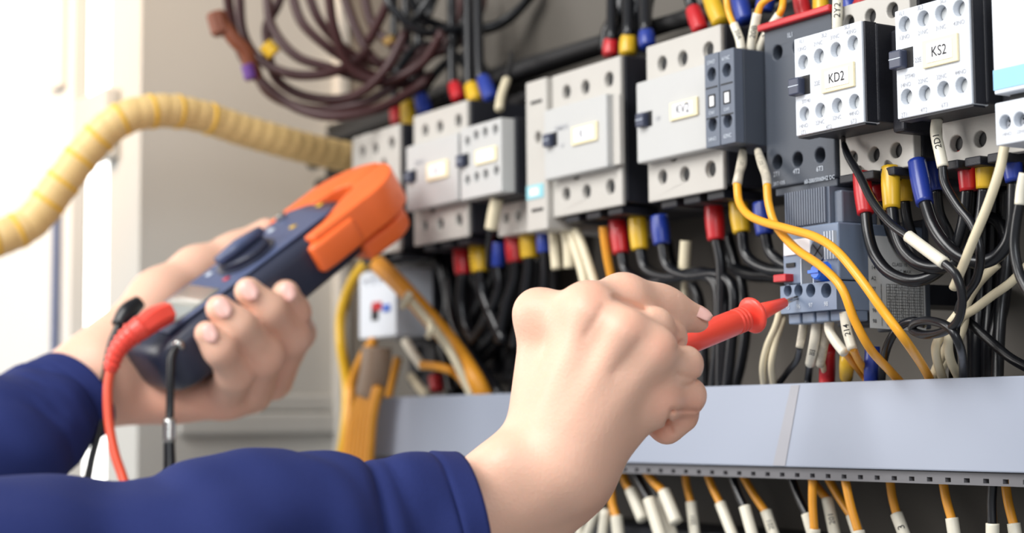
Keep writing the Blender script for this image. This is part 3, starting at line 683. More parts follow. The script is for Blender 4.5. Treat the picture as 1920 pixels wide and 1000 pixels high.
wire('long cream wire slanting from the right hand relay down toward the wire knot',
     [('insulation', [(1884, 272, -.118), (1874, 320, -.120), (1852, 385, -.120), (1825, 450, -.119), (1805, 500, -.116), (1788, 540, -.112)], 2.1, 'c')])
wire('black wire with white sleeve end at the right picture edge',
     [('marker_sleeve', [(1921, 325, -.116), (1915, 355, -.116), (1912, 384, -.116)], 2.3, 's'),
      ('insulation', [(1912, 380, -.116), (1905, 420, -.116), (1902, 465, -.116), (1912, 515, -.116), (1935, 560, -.116)], 2.2, 'k')])
wire('pale wire running from the right edge diagonally down to the wire knot',
     [('insulation', [(1930, 495, -.07), (1895, 530, -.072), (1860, 555, -.074), (1830, 578, -.076), (1800, 600, -.078), (1775, 650, -.08), (1752, 700, -.08), (1745, 740, -.08)], 2.1, 'c')])
wire('second pale wire crossing behind the pale diagonal one by the wire knot',
     [('insulation', [(1870, 495, -.06), (1835, 530, -.062), (1812, 570, -.064), (1806, 610, -.066), (1790, 650, -.068), (1765, 690, -.07), (1750, 735, -.07)], 2.3, 'c')])
wire('white wire curling down beside the wire knot, left of its twin',
     [('insulation', [(1795, 590, -.10), (1768, 625, -.10), (1755, 650, -.10), (1758, 680, -.098), (1770, 718, -.09), (1776, 745, -.08)], 2.1, 'c')])
wire('white wire curling down beside the wire knot, right of its twin',
     [('insulation', [(1805, 570, -.098), (1788, 610, -.10), (1778, 640, -.102), (1782, 675, -.10), (1800, 715, -.092), (1806, 745, -.08)], 2.1, 'c')])
wire('black wire looping left of the knot down into the duct',
     [('insulation', [(1735, 608, -.098), (1712, 602, -.10), (1688, 612, -.10), (1668, 640, -.10), (1656, 680, -.098), (1652, 722, -.09), (1650, 750, -.08)], 2.0, 'k')])
wire('black wire swinging from behind the knot to the right edge',
     [('insulation', [(1812, 600, -.06), (1840, 625, -.06), (1868, 650, -.06), (1895, 672, -.06), (1930, 692, -.06)], 2.3, 'k')])
for k, (xa, xb, w) in enumerate(((1838, 1832, 3.4), (1856, 1850, 2.6), (1880, 1862, 3.8), (1815, 1822, 2.4))):
    wire(('second', 'third', 'rightmost', 'leftmost')[k] + ' of four vertical black cables behind the pale wires near the right edge',
         [('insulation', [(xa + 10, 350, -.035), (xa + 6, 450, -.035), (xa, 560, -.035), (xb, 640, -.04), (xb, 710, -.05), (xb, 745, -.055)], w, 'k')], 'vertical black cables near the right edge', 'cable', 'cable')
wire('black cable bending in an arch behind the long cream wire at right',
     [('insulation', [(1800, 470, -.04), (1820, 425, -.04), (1850, 408, -.04), (1878, 425, -.04), (1888, 480, -.042), (1875, 600, -.045), (1868, 745, -.055)], 3.0, 'k')], None, 'cable', 'cable')

# ---- below the overload relay
RY = -.104
wire('cream wire pair member bowing outermost left under the overload relay',
     [('insulation', [(1464, 575, -.095), (1455, 610, -.096), (1438, 650, -.096), (1430, 690, -.094), (1434, 730, -.086), (1438, 752, -.08)], 1.75, 'c')])
wire('cream wire crossing its bowed neighbour under the overload relay',
     [('insulation', [(1462, 600, -.092), (1468, 600, -.093), (1455, 640, -.094), (1446, 685, -.094), (1452, 730, -.086), (1456, 752, -.08)], 1.7, 'c')])
wire('black wire with dirty sleeve, leftmost below the relay terminals',
     [('marker_sleeve', [(1510, 585, RY), (1506, 615, RY), (1499, 652, RY)], [1.9, 2.2, 1.9], 'w'),
      ('insulation', [(1500, 648, RY), (1494, 675, RY), (1475, 700, -.098), (1455, 728, -.09), (1448, 750, -.082)], 1.7, 'k')])
wire('black wire with printed cream sleeve marked 203 below the relay',
     [('ferrule', [(1532, 588, RY), (1531, 606, RY)], 1.5, 'm'),
      ('marker_sleeve', [(1531, 602, RY), (1527, 640, RY), (1519, 682, RY)], [2.3, 2.5, 2.5], 's', ('203', 4.0, True)),
      ('insulation', [(1519, 678, RY), (1516, 705, -.10), (1512, 735, -.09)], 1.9, 'k')])
wire('wire with dark smeared sleeve between the 203 sleeve and red boot',
     [('marker_sleeve', [(1550, 590, -.100), (1546, 640, -.100), (1538, 684, -.100)], 2.2, 'w'),
      ('insulation', [(1541, 680, -.100), (1548, 705, -.096), (1554, 740, -.088)], 1.5, 'c')])
wire('yellow wire with bent white sleeve below the relay',
     [('marker_sleeve', [(1557, 588, -.108), (1555, 618, -.108), (1568, 642, -.108), (1584, 662, -.108)], 2.4, 's'),
      ('insulation', [(1581, 658, -.108), (1600, 682, -.106), (1618, 705, -.10), (1636, 735, -.09)], 1.6, 'yd')])
wire('yellow wire from cream sleeve marked 214 below the relay',
     [('marker_sleeve', [(1583, 586, -.112), (1588, 620, -.112), (1598, 655, -.112)], 2.4, 's', ('214', 4.0, True)),
      ('insulation', [(1597, 650, -.112), (1612, 680, -.108), (1632, 708, -.10), (1648, 735, -.09)], 1.9, 'y')])
for mk, nm, x, y0, y1, Yv, rb in (('r', 'dark red boot peeping out below the relay', 1552, 655, 745, -.088, 3.8), ('yb', 'yellow boot on black cable below the relay', 1589, 660, 708, -.09, 3.4), ('b', 'dark blue boot below the relay, behind the yellow wires', 1636, 650, 745, -.085, 3.6)):
    lead(nm, (x, y0, Yv), (x - 2, y1, Yv), [(x - 2, y1 - 3, Yv), (x - 3, y1 + 40, Yv)], mk, rb, rb * .7)

# ---- below KV2 and its left neighbours
BOT = [
 ('r', (1338, 382), (1343, 450), 5.0, [(1343, 447), (1352, 500), (1352, 600), (1350, 750)], 'red booted cable under KV2'),
 ('yb', (1384, 378), (1391, 436), 5.0, [(1391, 433), (1400, 480), (1440, 505), (1500, 510), (1560, 520)], 'yellow booted cable under KV2'),
 ('b', (1428, 380), (1434, 440), 4.8, [(1434, 437), (1445, 475), (1480, 500), (1540, 515)], 'blue booted cable under KV2'),
 ('r', (1158, 413), (1165, 475), 5.2, [(1165, 472), (1175, 510), (1215, 530), (1260, 520), (1320, 512), (1352, 540), (1358, 610), (1352, 750)], 'red booted cable under the contactor left of KV2'),
 ('yb', (1195, 408), (1200, 468), 5.2, [(1200, 465), (1212, 505), (1255, 520), (1310, 515), (1345, 540), (1345, 640), (1335, 750)], 'yellow booted cable under the contactor left of KV2'),
 ('b', (1236, 405), (1241, 458), 5.0, [(1241, 455), (1252, 500), (1290, 518), (1345, 515), (1375, 545), (1372, 640), (1360, 750)], 'blue booted cable under the contactor left of KV2'),
 ('r', (962, 430), (966, 492), 5.6, [(966, 489), (966, 520), (950, 570), (935, 640)], 'bright red booted cable under the narrow switch block'),
 ('yb', (991, 428), (993, 484), 6.0, [(993, 481), (990, 520), (980, 580), (965, 650)], 'bright yellow booted cable under the narrow switch block'),
 ('b', (1020, 432), (1021, 474), 4.8, [(1021, 471), (1022, 520), (1015, 580), (1000, 650)], 'blue booted cable under the narrow switch block'),
 ('r', (865, 462), (868, 514), 5.6, [(868, 511), (864, 560), (872, 610), (890, 640)], 'red booted cable under the blurred contactor near the jaw'),
 ('yb', (896, 456), (900, 510), 6.0, [(900, 507), (905, 550), (925, 600), (945, 640)], 'yellow booted cable under the blurred contactor near the jaw'),
 ('b', (934, 455), (932, 500), 5.0, [(932, 497), (935, 545), (910, 600), (885, 640)], 'blue booted cable under the blurred contactor near the jaw'),
]
for mk, to, bo, rb, path, lb in BOT:
    Yv = -.078
    lead(lb, to + (Yv,), bo + (Yv,), [p + (Yv + .006 * i / len(path),) for i, p in enumerate(path)], mk, rb, rb * .62)
for lb, pts, w in (('thick black cable looping down left of the relay to the duct', [(1250, 450), (1262, 500), (1290, 525), (1310, 560), (1318, 640), (1322, 750)], 3.2),
                   ('black cable dropping from KV2 behind the probe', [(1365, 440), (1378, 490), (1392, 540), (1398, 620), (1390, 680), (1380, 720), (1376, 750)], 3.0),
                   ('black cable sweeping right from KV2 behind the relay', [(1355, 460), (1375, 500), (1410, 515), (1450, 518), (1500, 530)], 4.0)):
    wire(lb, [('insulation', [p + (-.045,) for p in pts], w, 'k')], None, 'cable', 'cable')
wire('cream marker sleeve on a wire hanging between KV2 and its left neighbour',
     [('marker_sleeve', [(1286, 452, -.07), (1284, 480, -.07), (1282, 510, -.07)], 3.3, 'c'), ('insulation', [(1282, 508, -.068), (1283, 540, -.066), (1283, 600, -.064), (1285, 750, -.06)], 1.9, 'c')])
for lb, pts, w in (('cream sleeve hanging left of the fanned cream wires', [(1038, 432), (1041, 470), (1044, 505)], 3.4),
                   ('cream sleeve second of the fanned cream wires', [(1060, 430), (1066, 465), (1068, 503)], 3.6),
                   ('cream wire third in the fan, running down behind the knuckles', [(1068, 430), (1080, 470), (1092, 510), (1100, 550)], 3.0),
                   ('cream wire rightmost in the fan behind the knuckles', [(1080, 430), (1095, 470), (1108, 510), (1120, 550)], 2.8)):
    wire(lb, [('insulation', [p + (-.085,) for p in pts], w, 'c')])
wire('orange wire running straight down beside the cream fan', [('insulation', [(1131, 425, -.085), (1135, 460, -.083), (1142, 500, -.08), (1155, 560, -.075)], 2.6, 'yd')])
wire('cream sleeve under the small blurred contactor', [('marker_sleeve', [(932, 372, -.105), (926, 400, -.105), (921, 430, -.105)], 4.0, 'c'), ('insulation', [(921, 428, -.105), (917, 460, -.10), (915, 500, -.09)], 2.0, 'k')])
wire('cream sleeve above the small blurred contactor', [('marker_sleeve', [(936, 204, -.098), (940, 180, -.09), (950, 150, -.08)], 3.0, 'c'), ('insulation', [(948, 156, -.082), (958, 120, -.07), (960, 100, -.06)], 2.0, 'k')])
# tangle of black cables behind the hand, below the blurred contactors
TG = [[(905, 500), (915, 560), (960, 620), (1010, 650), (1060, 700)], [(940, 500), (900, 570), (880, 640), (900, 745)], [(980, 500), (950, 600), (900, 660), (860, 745)],
      [(840, 520), (850, 600), (880, 660), (940, 745)], [(1010, 480), (1000, 560), (940, 640), (880, 700)], [(875, 500), (930, 590), (980, 650), (1000, 745)],
      [(1040, 500), (1030, 600), (980, 680), (960, 745)], [(820, 480), (840, 560), (830, 640), (850, 745)], [(790, 480), (800, 560), (860, 600), (930, 660)]]
for k, P_ in enumerate(TG):
    wire('black cable in the dark tangle below the blurred contactors', [('insulation', [p + (-.042 - .007 * (k % 4),) for p in P_], 3.8, 'k')], 'black cables in the tangle left of the hand', 'cable', 'cable')
# dark control relays behind the tangle
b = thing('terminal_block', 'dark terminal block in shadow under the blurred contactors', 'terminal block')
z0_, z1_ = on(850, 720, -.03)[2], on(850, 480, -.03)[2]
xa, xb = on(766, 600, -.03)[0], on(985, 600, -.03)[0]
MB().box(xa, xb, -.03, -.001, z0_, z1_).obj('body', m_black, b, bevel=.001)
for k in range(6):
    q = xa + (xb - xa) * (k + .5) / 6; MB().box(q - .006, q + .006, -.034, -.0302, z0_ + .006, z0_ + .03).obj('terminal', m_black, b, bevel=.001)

# ---- yellow harness at the left end of the duct
wire('thick orange wire bundle tied with cream ties, slanting to the duct beside the hand',
     [('bundle', [(708, 495, -.105), (745, 530, -.102), (800, 590, -.095), (850, 650, -.08), (890, 710, -.078), (915, 760, -.07)], 6.2, 'yd'),
      ('cream_wire', [(768, 560, -.108), (815, 618, -.098), (850, 670, -.090), (885, 745, -.08)], 2.9, 'c'),
      ('cable_tie', [(770, 548, -.112), (762, 560, -.114), (755, 575, -.112)], 2.6, 'c'),
      ('cable_tie', [(806, 602, -.106), (808, 618, -.110), (804, 630, -.106)], 2.6, 'c')], None, 'wire bundle', 'wire_bundle')
wire('orange wire with white sleeve curving to the duct near the orange bundle',
     [('marker_sleeve', [(760, 640, -.09), (776, 665, -.09), (792, 688, -.09)], 3.4, 's'), ('insulation', [(788, 684, -.09), (830, 690, -.09), (860, 705, -.088), (885, 740, -.08)], 3.0, 'yd')])
wire('short wire with white sleeve beneath the curving orange wire', [('marker_sleeve', [(770, 705, -.08), (785, 725, -.08), (800, 742, -.08)], 3.2, 'c'), ('insulation', [(796, 738, -.08), (812, 765, -.075)], 2, 'k')])
wire('red boot low behind the curving orange wire', [('boot', [(816, 705, -.07), (820, 735, -.07)], 5, 'r')], None, 'boot', 'cable_boot')
for k, (w, P_) in enumerate(((4.0, [(690, 488), (660, 530), (640, 590), (640, 650), (650, 720), (648, 800), (636, 880), (630, 930)]),
             (3.6, [(700, 640), (680, 670), (660, 720), (655, 800), (640, 920)]))):
    wire(('yellow wire bowing leftmost from the far left contactor down past the duct end', 'yellow wire just inside the bowing one at the duct end')[k], [('insulation', [p + (-.085,) for p in P_], w, ('yb', 'yd')[k])])
bd = thing('wire_bundle', 'sleeved bundle of orange wires dropping past the left end of the duct', 'wire bundle')
MB().tube([on(706, 652, -.103), on(704, 690, -.103), on(694, 740, -.103)], .0105, 16).obj('spiral_wrap', m_worn if False else mat('grey_wrap', (150, 128, 108), .5), bd, smooth=True)
for k in range(6):
    dxp = -17 + 7 * k
    MB().tube([on(698 + dxp * .8, 725, -.105), on(682 + dxp, 780, -.106), on(674 + dxp * 1.1, 850, -.106), on(668 + dxp * 1.1, 930, -.106)], .0031, 10).obj('strand', m_yelld, bd, smooth=True)
wire('slanting orange wire left of the wrapped bundle', [('insulation', [(662, 705, -.06), (680, 675, -.06), (700, 650, -.06)], 3.2, 'yd')])
wire('slanting orange wire right of the wrapped bundle', [('insulation', [(728, 745, -.06), (738, 705, -.06), (746, 672, -.06)], 3.2, 'yd')])

# ---- wires dropping out of the duct below
LOW = [ # colour, top px, sleeve-top px, bottom
 ('yd', (1283, 874), (1296, 945), (1304, 1012), 'orange wire below the duct, first clear of the hand'),
 ('yd', (1322, 876), (1352, 948), (1378, 1015), 'orange wire below the duct, second from the hand'),
 ('k', (1370, 884), (1397, 954), (1414, 1015), 'black wire below the duct between two orange ones'),
 ('yd', (1390, 886), (1437, 963), (1455, 1015), 'orange wire below the duct right of the slanting black one'),
 ('k', (1484, 896), (1514, 968), (1528, 1015), 'black wire below the duct beside the straight orange one'),
 ('yd', (1524, 890), (1527, 996), (1524, 1030), 'straight orange wire below the duct crossing in front of a sleeve'),
 ('yd', (1517, 890), (1552, 938), (1568, 1015), 'orange wire below the duct with printed sleeve tucked behind'),
 ('yd', (1549, 890), (1598, 970), (1615, 1020), 'slanting orange wire below the duct meeting its neighbour'),
 ('yd', (1583, 892), (1610, 1000), (1618, 1040), 'orange wire below the duct crossing over the slanting one'),
 ('yd', (1668, 895), (1682, 968), (1702, 1020), 'orange wire below the duct whose sleeve is marked 3'),
 ('yd', (1767, 896), (1785, 976), (1792, 1020), 'orange wire below the duct standing alone'),
 ('k', (1862, 897), (1861, 986), (1861, 1030), 'straight black wire below the duct near the right edge'),
 ('yd', (1884, 899), (1901, 986), (1908, 1030), 'orange wire below the duct at the right edge'),
 ('yd', (1146, 925), (1156, 972), (1162, 1020), 'orange wire with white sleeve just beneath the wrist'),
 ('k', (1190, 880), (1218, 940), (1240, 1010), 'left black wire below the duct next to the wrist'),
 ('k', (1212, 876), (1238, 938), (1262, 1010), 'right black wire below the duct next to the wrist'),
 ('yd', (1168, 890), (1184, 922), (1206, 975), 'orange wire nearest to the wrist below the duct'),
 ('yd', (1212, 885), (1246, 925), (1268, 980), 'orange wire behind the black pair below the duct'),
]
for k, (mk, a, m_, b, lb) in enumerate(LOW):
    Yv = -.066 - .006 * (k % 3); rs = 2.15 if a[0] > 1260 else 2.6
    if k in (5, 8): Yv = -.084
    if k in (6, 7): Yv = -.06
    up = (a[0] - (m_[0] - a[0]) * .25, a[1] - 24, Yv)
    mid = ((a[0] + m_[0]) / 2 - 2, (a[1] + m_[1]) / 2, Yv)
    wire(lb, [('insulation', [up, a + (Yv,), mid, m_ + (Yv,)], rs, mk),
              ('marker_sleeve', [(m_[0] - (b[0] - m_[0]) * .06, m_[1] - 4, Yv), ((m_[0] + b[0]) / 2, (m_[1] + b[1]) / 2, Yv), b + (Yv,)], rs * 1.42, 's', ('3', 5.0, True) if k == 9 else (('201', 4.0, True) if k in (0, 3, 6) else None))])
for k, (xa, xb) in enumerate(((1118, 1095), (1135, 1128), (1085, 1088))):
    wire(('middle', 'right', 'left')[k] + ' bluish white sleeve standing in the dark below the wrist', [('marker_sleeve', [(xa, 955, -.075), (xb, 1020, -.075)], 3.0, 's')], 'white sleeves below the wrist', 'sleeve', 'marker_sleeve')
# lower terminal rail in the dark
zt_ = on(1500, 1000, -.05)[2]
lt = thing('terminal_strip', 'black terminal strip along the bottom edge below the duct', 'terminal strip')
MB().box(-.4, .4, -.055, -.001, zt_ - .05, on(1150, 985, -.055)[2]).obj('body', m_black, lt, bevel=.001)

# ---- the coil of dark leads
def pw(pts): return [dep(*p) for p in pts]
COILS = [
 [(425, -20), (438, 60), (470, 130), (535, 190), (600, 216), (660, 216), (720, 200), (770, 172), (800, 150)],
 [(448, -20), (455, 60), (485, 110), (540, 138), (600, 140), (650, 125), (690, 95)],
 [(500, -20), (510, 50), (555, 105), (620, 128), (690, 150), (760, 158), (810, 140)],
 [(545, -20), (565, 40), (610, 85), (660, 120), (720, 150), (770, 155)],
 [(575, -20), (600, 40), (650, 95), (700, 118), (760, 110), (820, 80)],
 [(615, -20), (628, 60), (660, 130), (720, 152), (790, 120), (830, 60)],
 [(500, 95), (520, 150), (570, 180), (640, 186), (690, 165), (730, 120), (760, 60)],
 [(470, 105), (500, 170), (560, 200), (620, 205), (690, 190), (750, 150), (800, 90)],
 [(680, -20), (700, 50), (750, 90), (820, 98), (870, 70), (900, 20), (905, -20)],
 [(640, -20), (670, 60), (700, 110), (740, 130), (800, 110), (850, 60), (870, -20)],
 [(720, -20), (740, 20), (790, 60), (850, 55), (920, 50), (970, 20), (1000, -20)],
 [(760, -20), (790, 30), (840, 52), (900, 58), (950, 40), (990, 0), (1010, -25)],
 [(740, 140), (780, 90), (830, 90), (880, 130), (900, 180), (905, 220)],
 [(780, 230), (800, 160), (850, 110), (900, 120), (915, 170)],
 [(820, -20), (790, 60), (770, 130), (785, 180), (800, 230)],
 [(690, 80), (720, 20), (735, -20)], [(750, 75), (790, 20), (815, -20)],
 [(840, 100), (870, 40), (890, -20)], [(503, 90), (500, 50), (520, 10), (530, -20)],
]
random.seed(11)
CL = ['outermost maroon lead of the hanging coil, dipping lowest', 'maroon coil lead passing just above the yellow tag', 'maroon coil lead entering at the top right of the yellow tag and sweeping flat',
 'steep maroon coil lead crossing the middle of the coil to its crowded heart', 'maroon coil lead bending beneath the olive tag', 'maroon coil lead dropping steeply then curving up beside the olive tag',
 'maroon coil lead starting under the yellow tag and rising at the right', 'second lowest maroon lead of the coil, nested inside the outermost', 'maroon coil lead making the rightmost deep U at the top',
 'maroon coil lead running diagonally through the heart of the coil', 'black lead of the coil swooping to the far upper right', 'black lead of the coil nested just inside the far right swoop',
 'black lead arching down behind the small blurred contactor', 'short black arch over the boots of the blurred contactor', 'black lead dropping from the coil to the far left contactor boots',
 'short maroon lead rising right of the olive tag', 'short black lead slanting up to the top edge inside the coil', 'short black lead slanting up at the right inside the coil', 'short maroon lead rising from the yellow tag']
for k, P_ in enumerate(COILS):
    D0 = 1.24 + .012 * (k % 5)
    right = P_[0][0] > 700
    o = MB().tube([dep(px, py, D0 + .01 * math.sin(i + k)) for i, (px, py) in enumerate(P_)], .0036 if not right else .0034, 10).obj('coiled_lead', m_coil if not right else m_blackw, smooth=True)
    tag(o, CL[k], 'cable',
        'maroon leads of the hanging coil' if not right else 'black leads of the hanging coil')
t = thing('connector_plug', 'brown plug on a short lead at the left end of the hanging coil', 'plug')
c1 = dep(408, 45, 1.22); MB().lathe(dep(404, 22, 1.22), dep(416, 66, 1.22), [(0, .005), (.002, .0075), (.015, .0075), (.017, .005)], 8).obj('housing', mat('brown_plastic', (120, 62, 34), .5), t)
MB().tube(pw([(414, 40, 1.22), (440, 75, 1.22), (462, 100, 1.222), (476, 150, 1.225)]), .0052, 10).obj('lead', mat('brown_plastic', (120, 62, 34), .5), t, smooth=True)
tag(MB().tube(pw([(497, 84, 1.22), (505, 92, 1.22), (514, 102, 1.22)]), .0055, 10).obj('marker_tag', m_yb, smooth=True), 'small yellow tag on the left of the hanging coil', 'tag')
tag(MB().tube(pw([(727, 70, 1.22), (733, 82, 1.22)]), .0042, 10).obj('marker_tag', mat('olive_tag', (150, 118, 60), .5), smooth=True), 'small olive tag amid the hanging coil', 'tag')
tag(MB().tube(pw([(463, 122, 1.215), (467, 135, 1.215), (470, 148, 1.215)]), .0045, 10).obj('marker_tag', mat('purple_tag', (96, 52, 130), .5), smooth=True), 'purple band on the left of the hanging coil', 'tag')

# ---- spiral wrapped conduit
TP = [(-70, 462, 1.20), (0, 446, 1.21), (60, 415, 1.22), (115, 345, 1.225), (165, 280, 1.23), (225, 225, 1.235), (300, 208, 1.25), (375, 218, 1.27), (450, 243, 1.29), (530, 266, 1.31), (600, 284, 1.33), (680, 300, 1.35), (730, 310, 1.36)]
tb = thing('spiral_conduit', 'cream spiral wrapped conduit with yellow bands arching to the contactors', 'conduit')
P, Rr, e1, e2 = frames([dep(*p) for p in TP], [.0125] * 4 + [.0122] * 3 + [.0118] * 6, 26)
L = np.concatenate([[0], np.cumsum([np.linalg.norm(P[i + 1] - P[i]) for i in range(len(P) - 1)])])
vs = []; fs = []; SG = 24
for i in range(len(P)):
    for k in range(SG):
        w = 2 * math.pi * k / SG
        r = Rr[i] * (1 - .05 * (0.5 + 0.5 * math.cos(2 * math.pi * (L[i] / .011) + w)) ** 6)
        vs.append(P[i] + (e1[i] * math.cos(w) + e2[i] * math.sin(w)) * r)
for i in range(len(P) - 1):
    for k in range(SG):
        k2 = (k + 1) % SG; fs.append((i * SG + k, i * SG + k2, (i + 1) * SG + k2, (i + 1) * SG + k))
MB().add(vs, fs).obj('conduit', m_tube, tb, smooth=True)
for q in (0.02, .036, .066, .083, .102, .122, .142, .165, .186, .212):
    i = int(np.searchsorted(L, q)); j = i + 3
    if j >= len(P): break
    d = P[j] - P[i]; d /= np.linalg.norm(d)
    MB().lathe(P[i], P[j], [(0, Rr[i] * 1.0), (0.0002, Rr[i] * 1.035), (.0026, Rr[i] * 1.035), (.0028, Rr[i])], 24).obj('band', m_tubeb, tb, smooth=True)

# ------------------------------------------------------------------ organic forms: distance field -> surface nets
def to_cam(p): q = np.array(p) - C0; return np.array([q @ CR, q @ CU, q @ CV])
def from_cam(a): return C0 + a[..., 0:1] * CR + a[..., 1:2] * CU + a[..., 2:3] * CV
def pt(px, py, D): return np.array([(px - 960) / F * D, (500 - py) / F * D, D])     # real position in metres
def smin(a, b, k):
    h = np.maximum(k - np.abs(a - b), 0) / k; return np.minimum(a, b) - h * h * k * .25
def smax(a, b, k): return -smin(-a, -b, k)
class Field:
    def __init__(s, lo, hi, h):
        s.h = h; s.lo = lo; n = np.ceil((hi - lo) / h).astype(int) + 1
        ax = [lo[i] + h * np.arange(n[i]) for i in range(3)]
        s.X, s.Y, s.Z = np.meshgrid(*ax, indexing='ij', sparse=True); s.n = n
    def cone(s, a, b, ra, rb, fl=1.0):      # fl < 1 flattens along depth
        d = b - a; L = d @ d + 1e-12
        x = s.X - a[0]; y = s.Y - a[1]; z = s.Z - a[2]
        t = np.clip((x * d[0] + y * d[1] + z * d[2]) / L, 0, 1)
        return (np.sqrt((x - t * d[0]) ** 2 + (y - t * d[1]) ** 2 + ((z - t * d[2]) / fl) ** 2) - (ra + (rb - ra) * t)).astype(np.float32)
    def chain(s, pts, k=.004):              # pts (px, py, D, r_px)
        v = None
        for p, q in zip(pts[:-1], pts[1:]):
            c = s.cone(pt(*p[:3]), pt(*q[:3]), p[3] * p[2] / F, q[3] * q[2] / F)
            v = c if v is None else smin(v, c, k)
        return v
def surface_nets(V, lo, h):
    S = V < 0; n = V.shape
    c = [(i, j, k) for i in (0, 1) for j in (0, 1) for k in (0, 1)]
    sub = lambda A, o: A[o[0]:n[0] - 1 + o[0], o[1]:n[1] - 1 + o[1], o[2]:n[2] - 1 + o[2]]
    cnt = sum(sub(S, o).astype(np.int8) for o in c); act = (cnt > 0) & (cnt < 8)
    idx = -np.ones(act.shape, np.int64); I = np.argwhere(act); idx[act] = np.arange(len(I))
    acc = np.zeros((len(I), 3)); w = np.zeros(len(I))
    for o in c:
        for ax in range(3):
            if o[ax]: continue
            p = list(o); p[ax] = 1; p = tuple(p)
            a = sub(V, o)[act]; b = sub(V, p)[act]; m = (a < 0) != (b < 0)
            t = np.where(m, a / np.where(m, a - b, 1), 0)
            q = np.tile(np.array(o, float), (len(I), 1)); q[:, ax] += t
            acc[m] += q[m]; w[m] += 1
    P = (I + acc / w[:, None]) * h + lo
    F_ = []
    for ax in range(3):
        u, v = [(1, 2), (2, 0), (0, 1)][ax]
        A = [slice(None)] * 3; B = [slice(None)] * 3; A[ax] = slice(0, -1); B[ax] = slice(1, None)
        a = S[tuple(A)]; b = S[tuple(B)]; E = np.argwhere(a != b)
        E = E[(E[:, u] > 0) & (E[:, v] > 0) & (E[:, u] < n[u] - 1) & (E[:, v] < n[v] - 1)]
        ins = a[E[:, 0], E[:, 1], E[:, 2]]
        def g(du, dv): q = E.copy(); q[:, u] -= du; q[:, v] -= dv; return idx[q[:, 0], q[:, 1], q[:, 2]]
        Q = np.stack([g(1, 1), g(0, 1), g(0, 0), g(1, 0)], 1)
        Q[~ins] = Q[~ins][:, ::-1]; F_.append(Q)
    return P, np.concatenate(F_)
def field_mesh(name, V, f, m, parent, flush=(), smooth_it=2):
    P, Q = surface_nets(V, f.lo, f.h)
    me = bpy.data.meshes.new(name); Wp = from_cam(P)
    me.from_pydata([tuple(map(float, p)) for p in Wp], [], [tuple(map(int, q)) for q in Q]); me.update()
    if flush:
        A = np.zeros(len(P))
        for (px, py, D, r, s) in flush:
            c = pt(px, py, D); d = np.linalg.norm((P - c) / [1, 1, 2.5], axis=1) / (r * D / F); A = np.maximum(A, .5 * s * np.clip(1 - d, 0, 1) ** 1.0 * (3 - 2 * np.clip(1 - d, 0, 1)) * np.clip(1 - d, 0, 1) ** .5)
        at = me.attributes.new('flush', 'FLOAT', 'POINT'); at.data.foreach_set('value', A.astype(np.float32))
    o = link(name, me, m, parent, smooth=True)
    md = o.modifiers.new('smooth', 'SMOOTH'); md.iterations = smooth_it; md.factor = .5
    return o
def nail(parent, c, ax, nrm, w, l, D):
    """an oval shell: centre pixel c, axis pixel vector, offset toward the viewer"""
    ctr = pt(*c); a = np.array([ax[0], -ax[1], ax[2]], float); a /= np.linalg.norm(a)
    n = np.array(nrm, float); n -= a * (n @ a); n /= np.linalg.norm(n); s = np.cross(a, n)
    vs = []; fs = []; NU, NV = 12, 10
    for i in range(NU + 1):
        for j in range(NV + 1):
            u = -1 + 2 * i / NU; v = -1 + 2 * j / NV
            wv = w * (1 - .35 * max(0, -u) ** 2.5) * math.sqrt(max(0, 1 - abs(u) ** 5)) ; ang = v * 1.0
            p = ctr + a * (u * l) + s * (wv * math.sin(ang) / math.sin(1.0)) + n * (w * .62 * (math.cos(ang) - 1) + l * .10 * (1 - u * u))
            vs.append(from_cam(p[None])[0])
    for i in range(NU):
        for j in range(NV):
            q = i * (NV + 1) + j; fs.append((q, q + 1, q + NV + 2, q + NV + 1))
    o = MB().add(vs, fs).obj('fingernail', m_nail, parent, smooth=True)
    md = o.modifiers.new('solid', 'SOLIDIFY'); md.thickness = .0005; md.offset = 0
    return o

person = thing('person', 'person in navy long sleeves holding a clamp meter and a red test probe', 'person')

from mathutils import noise
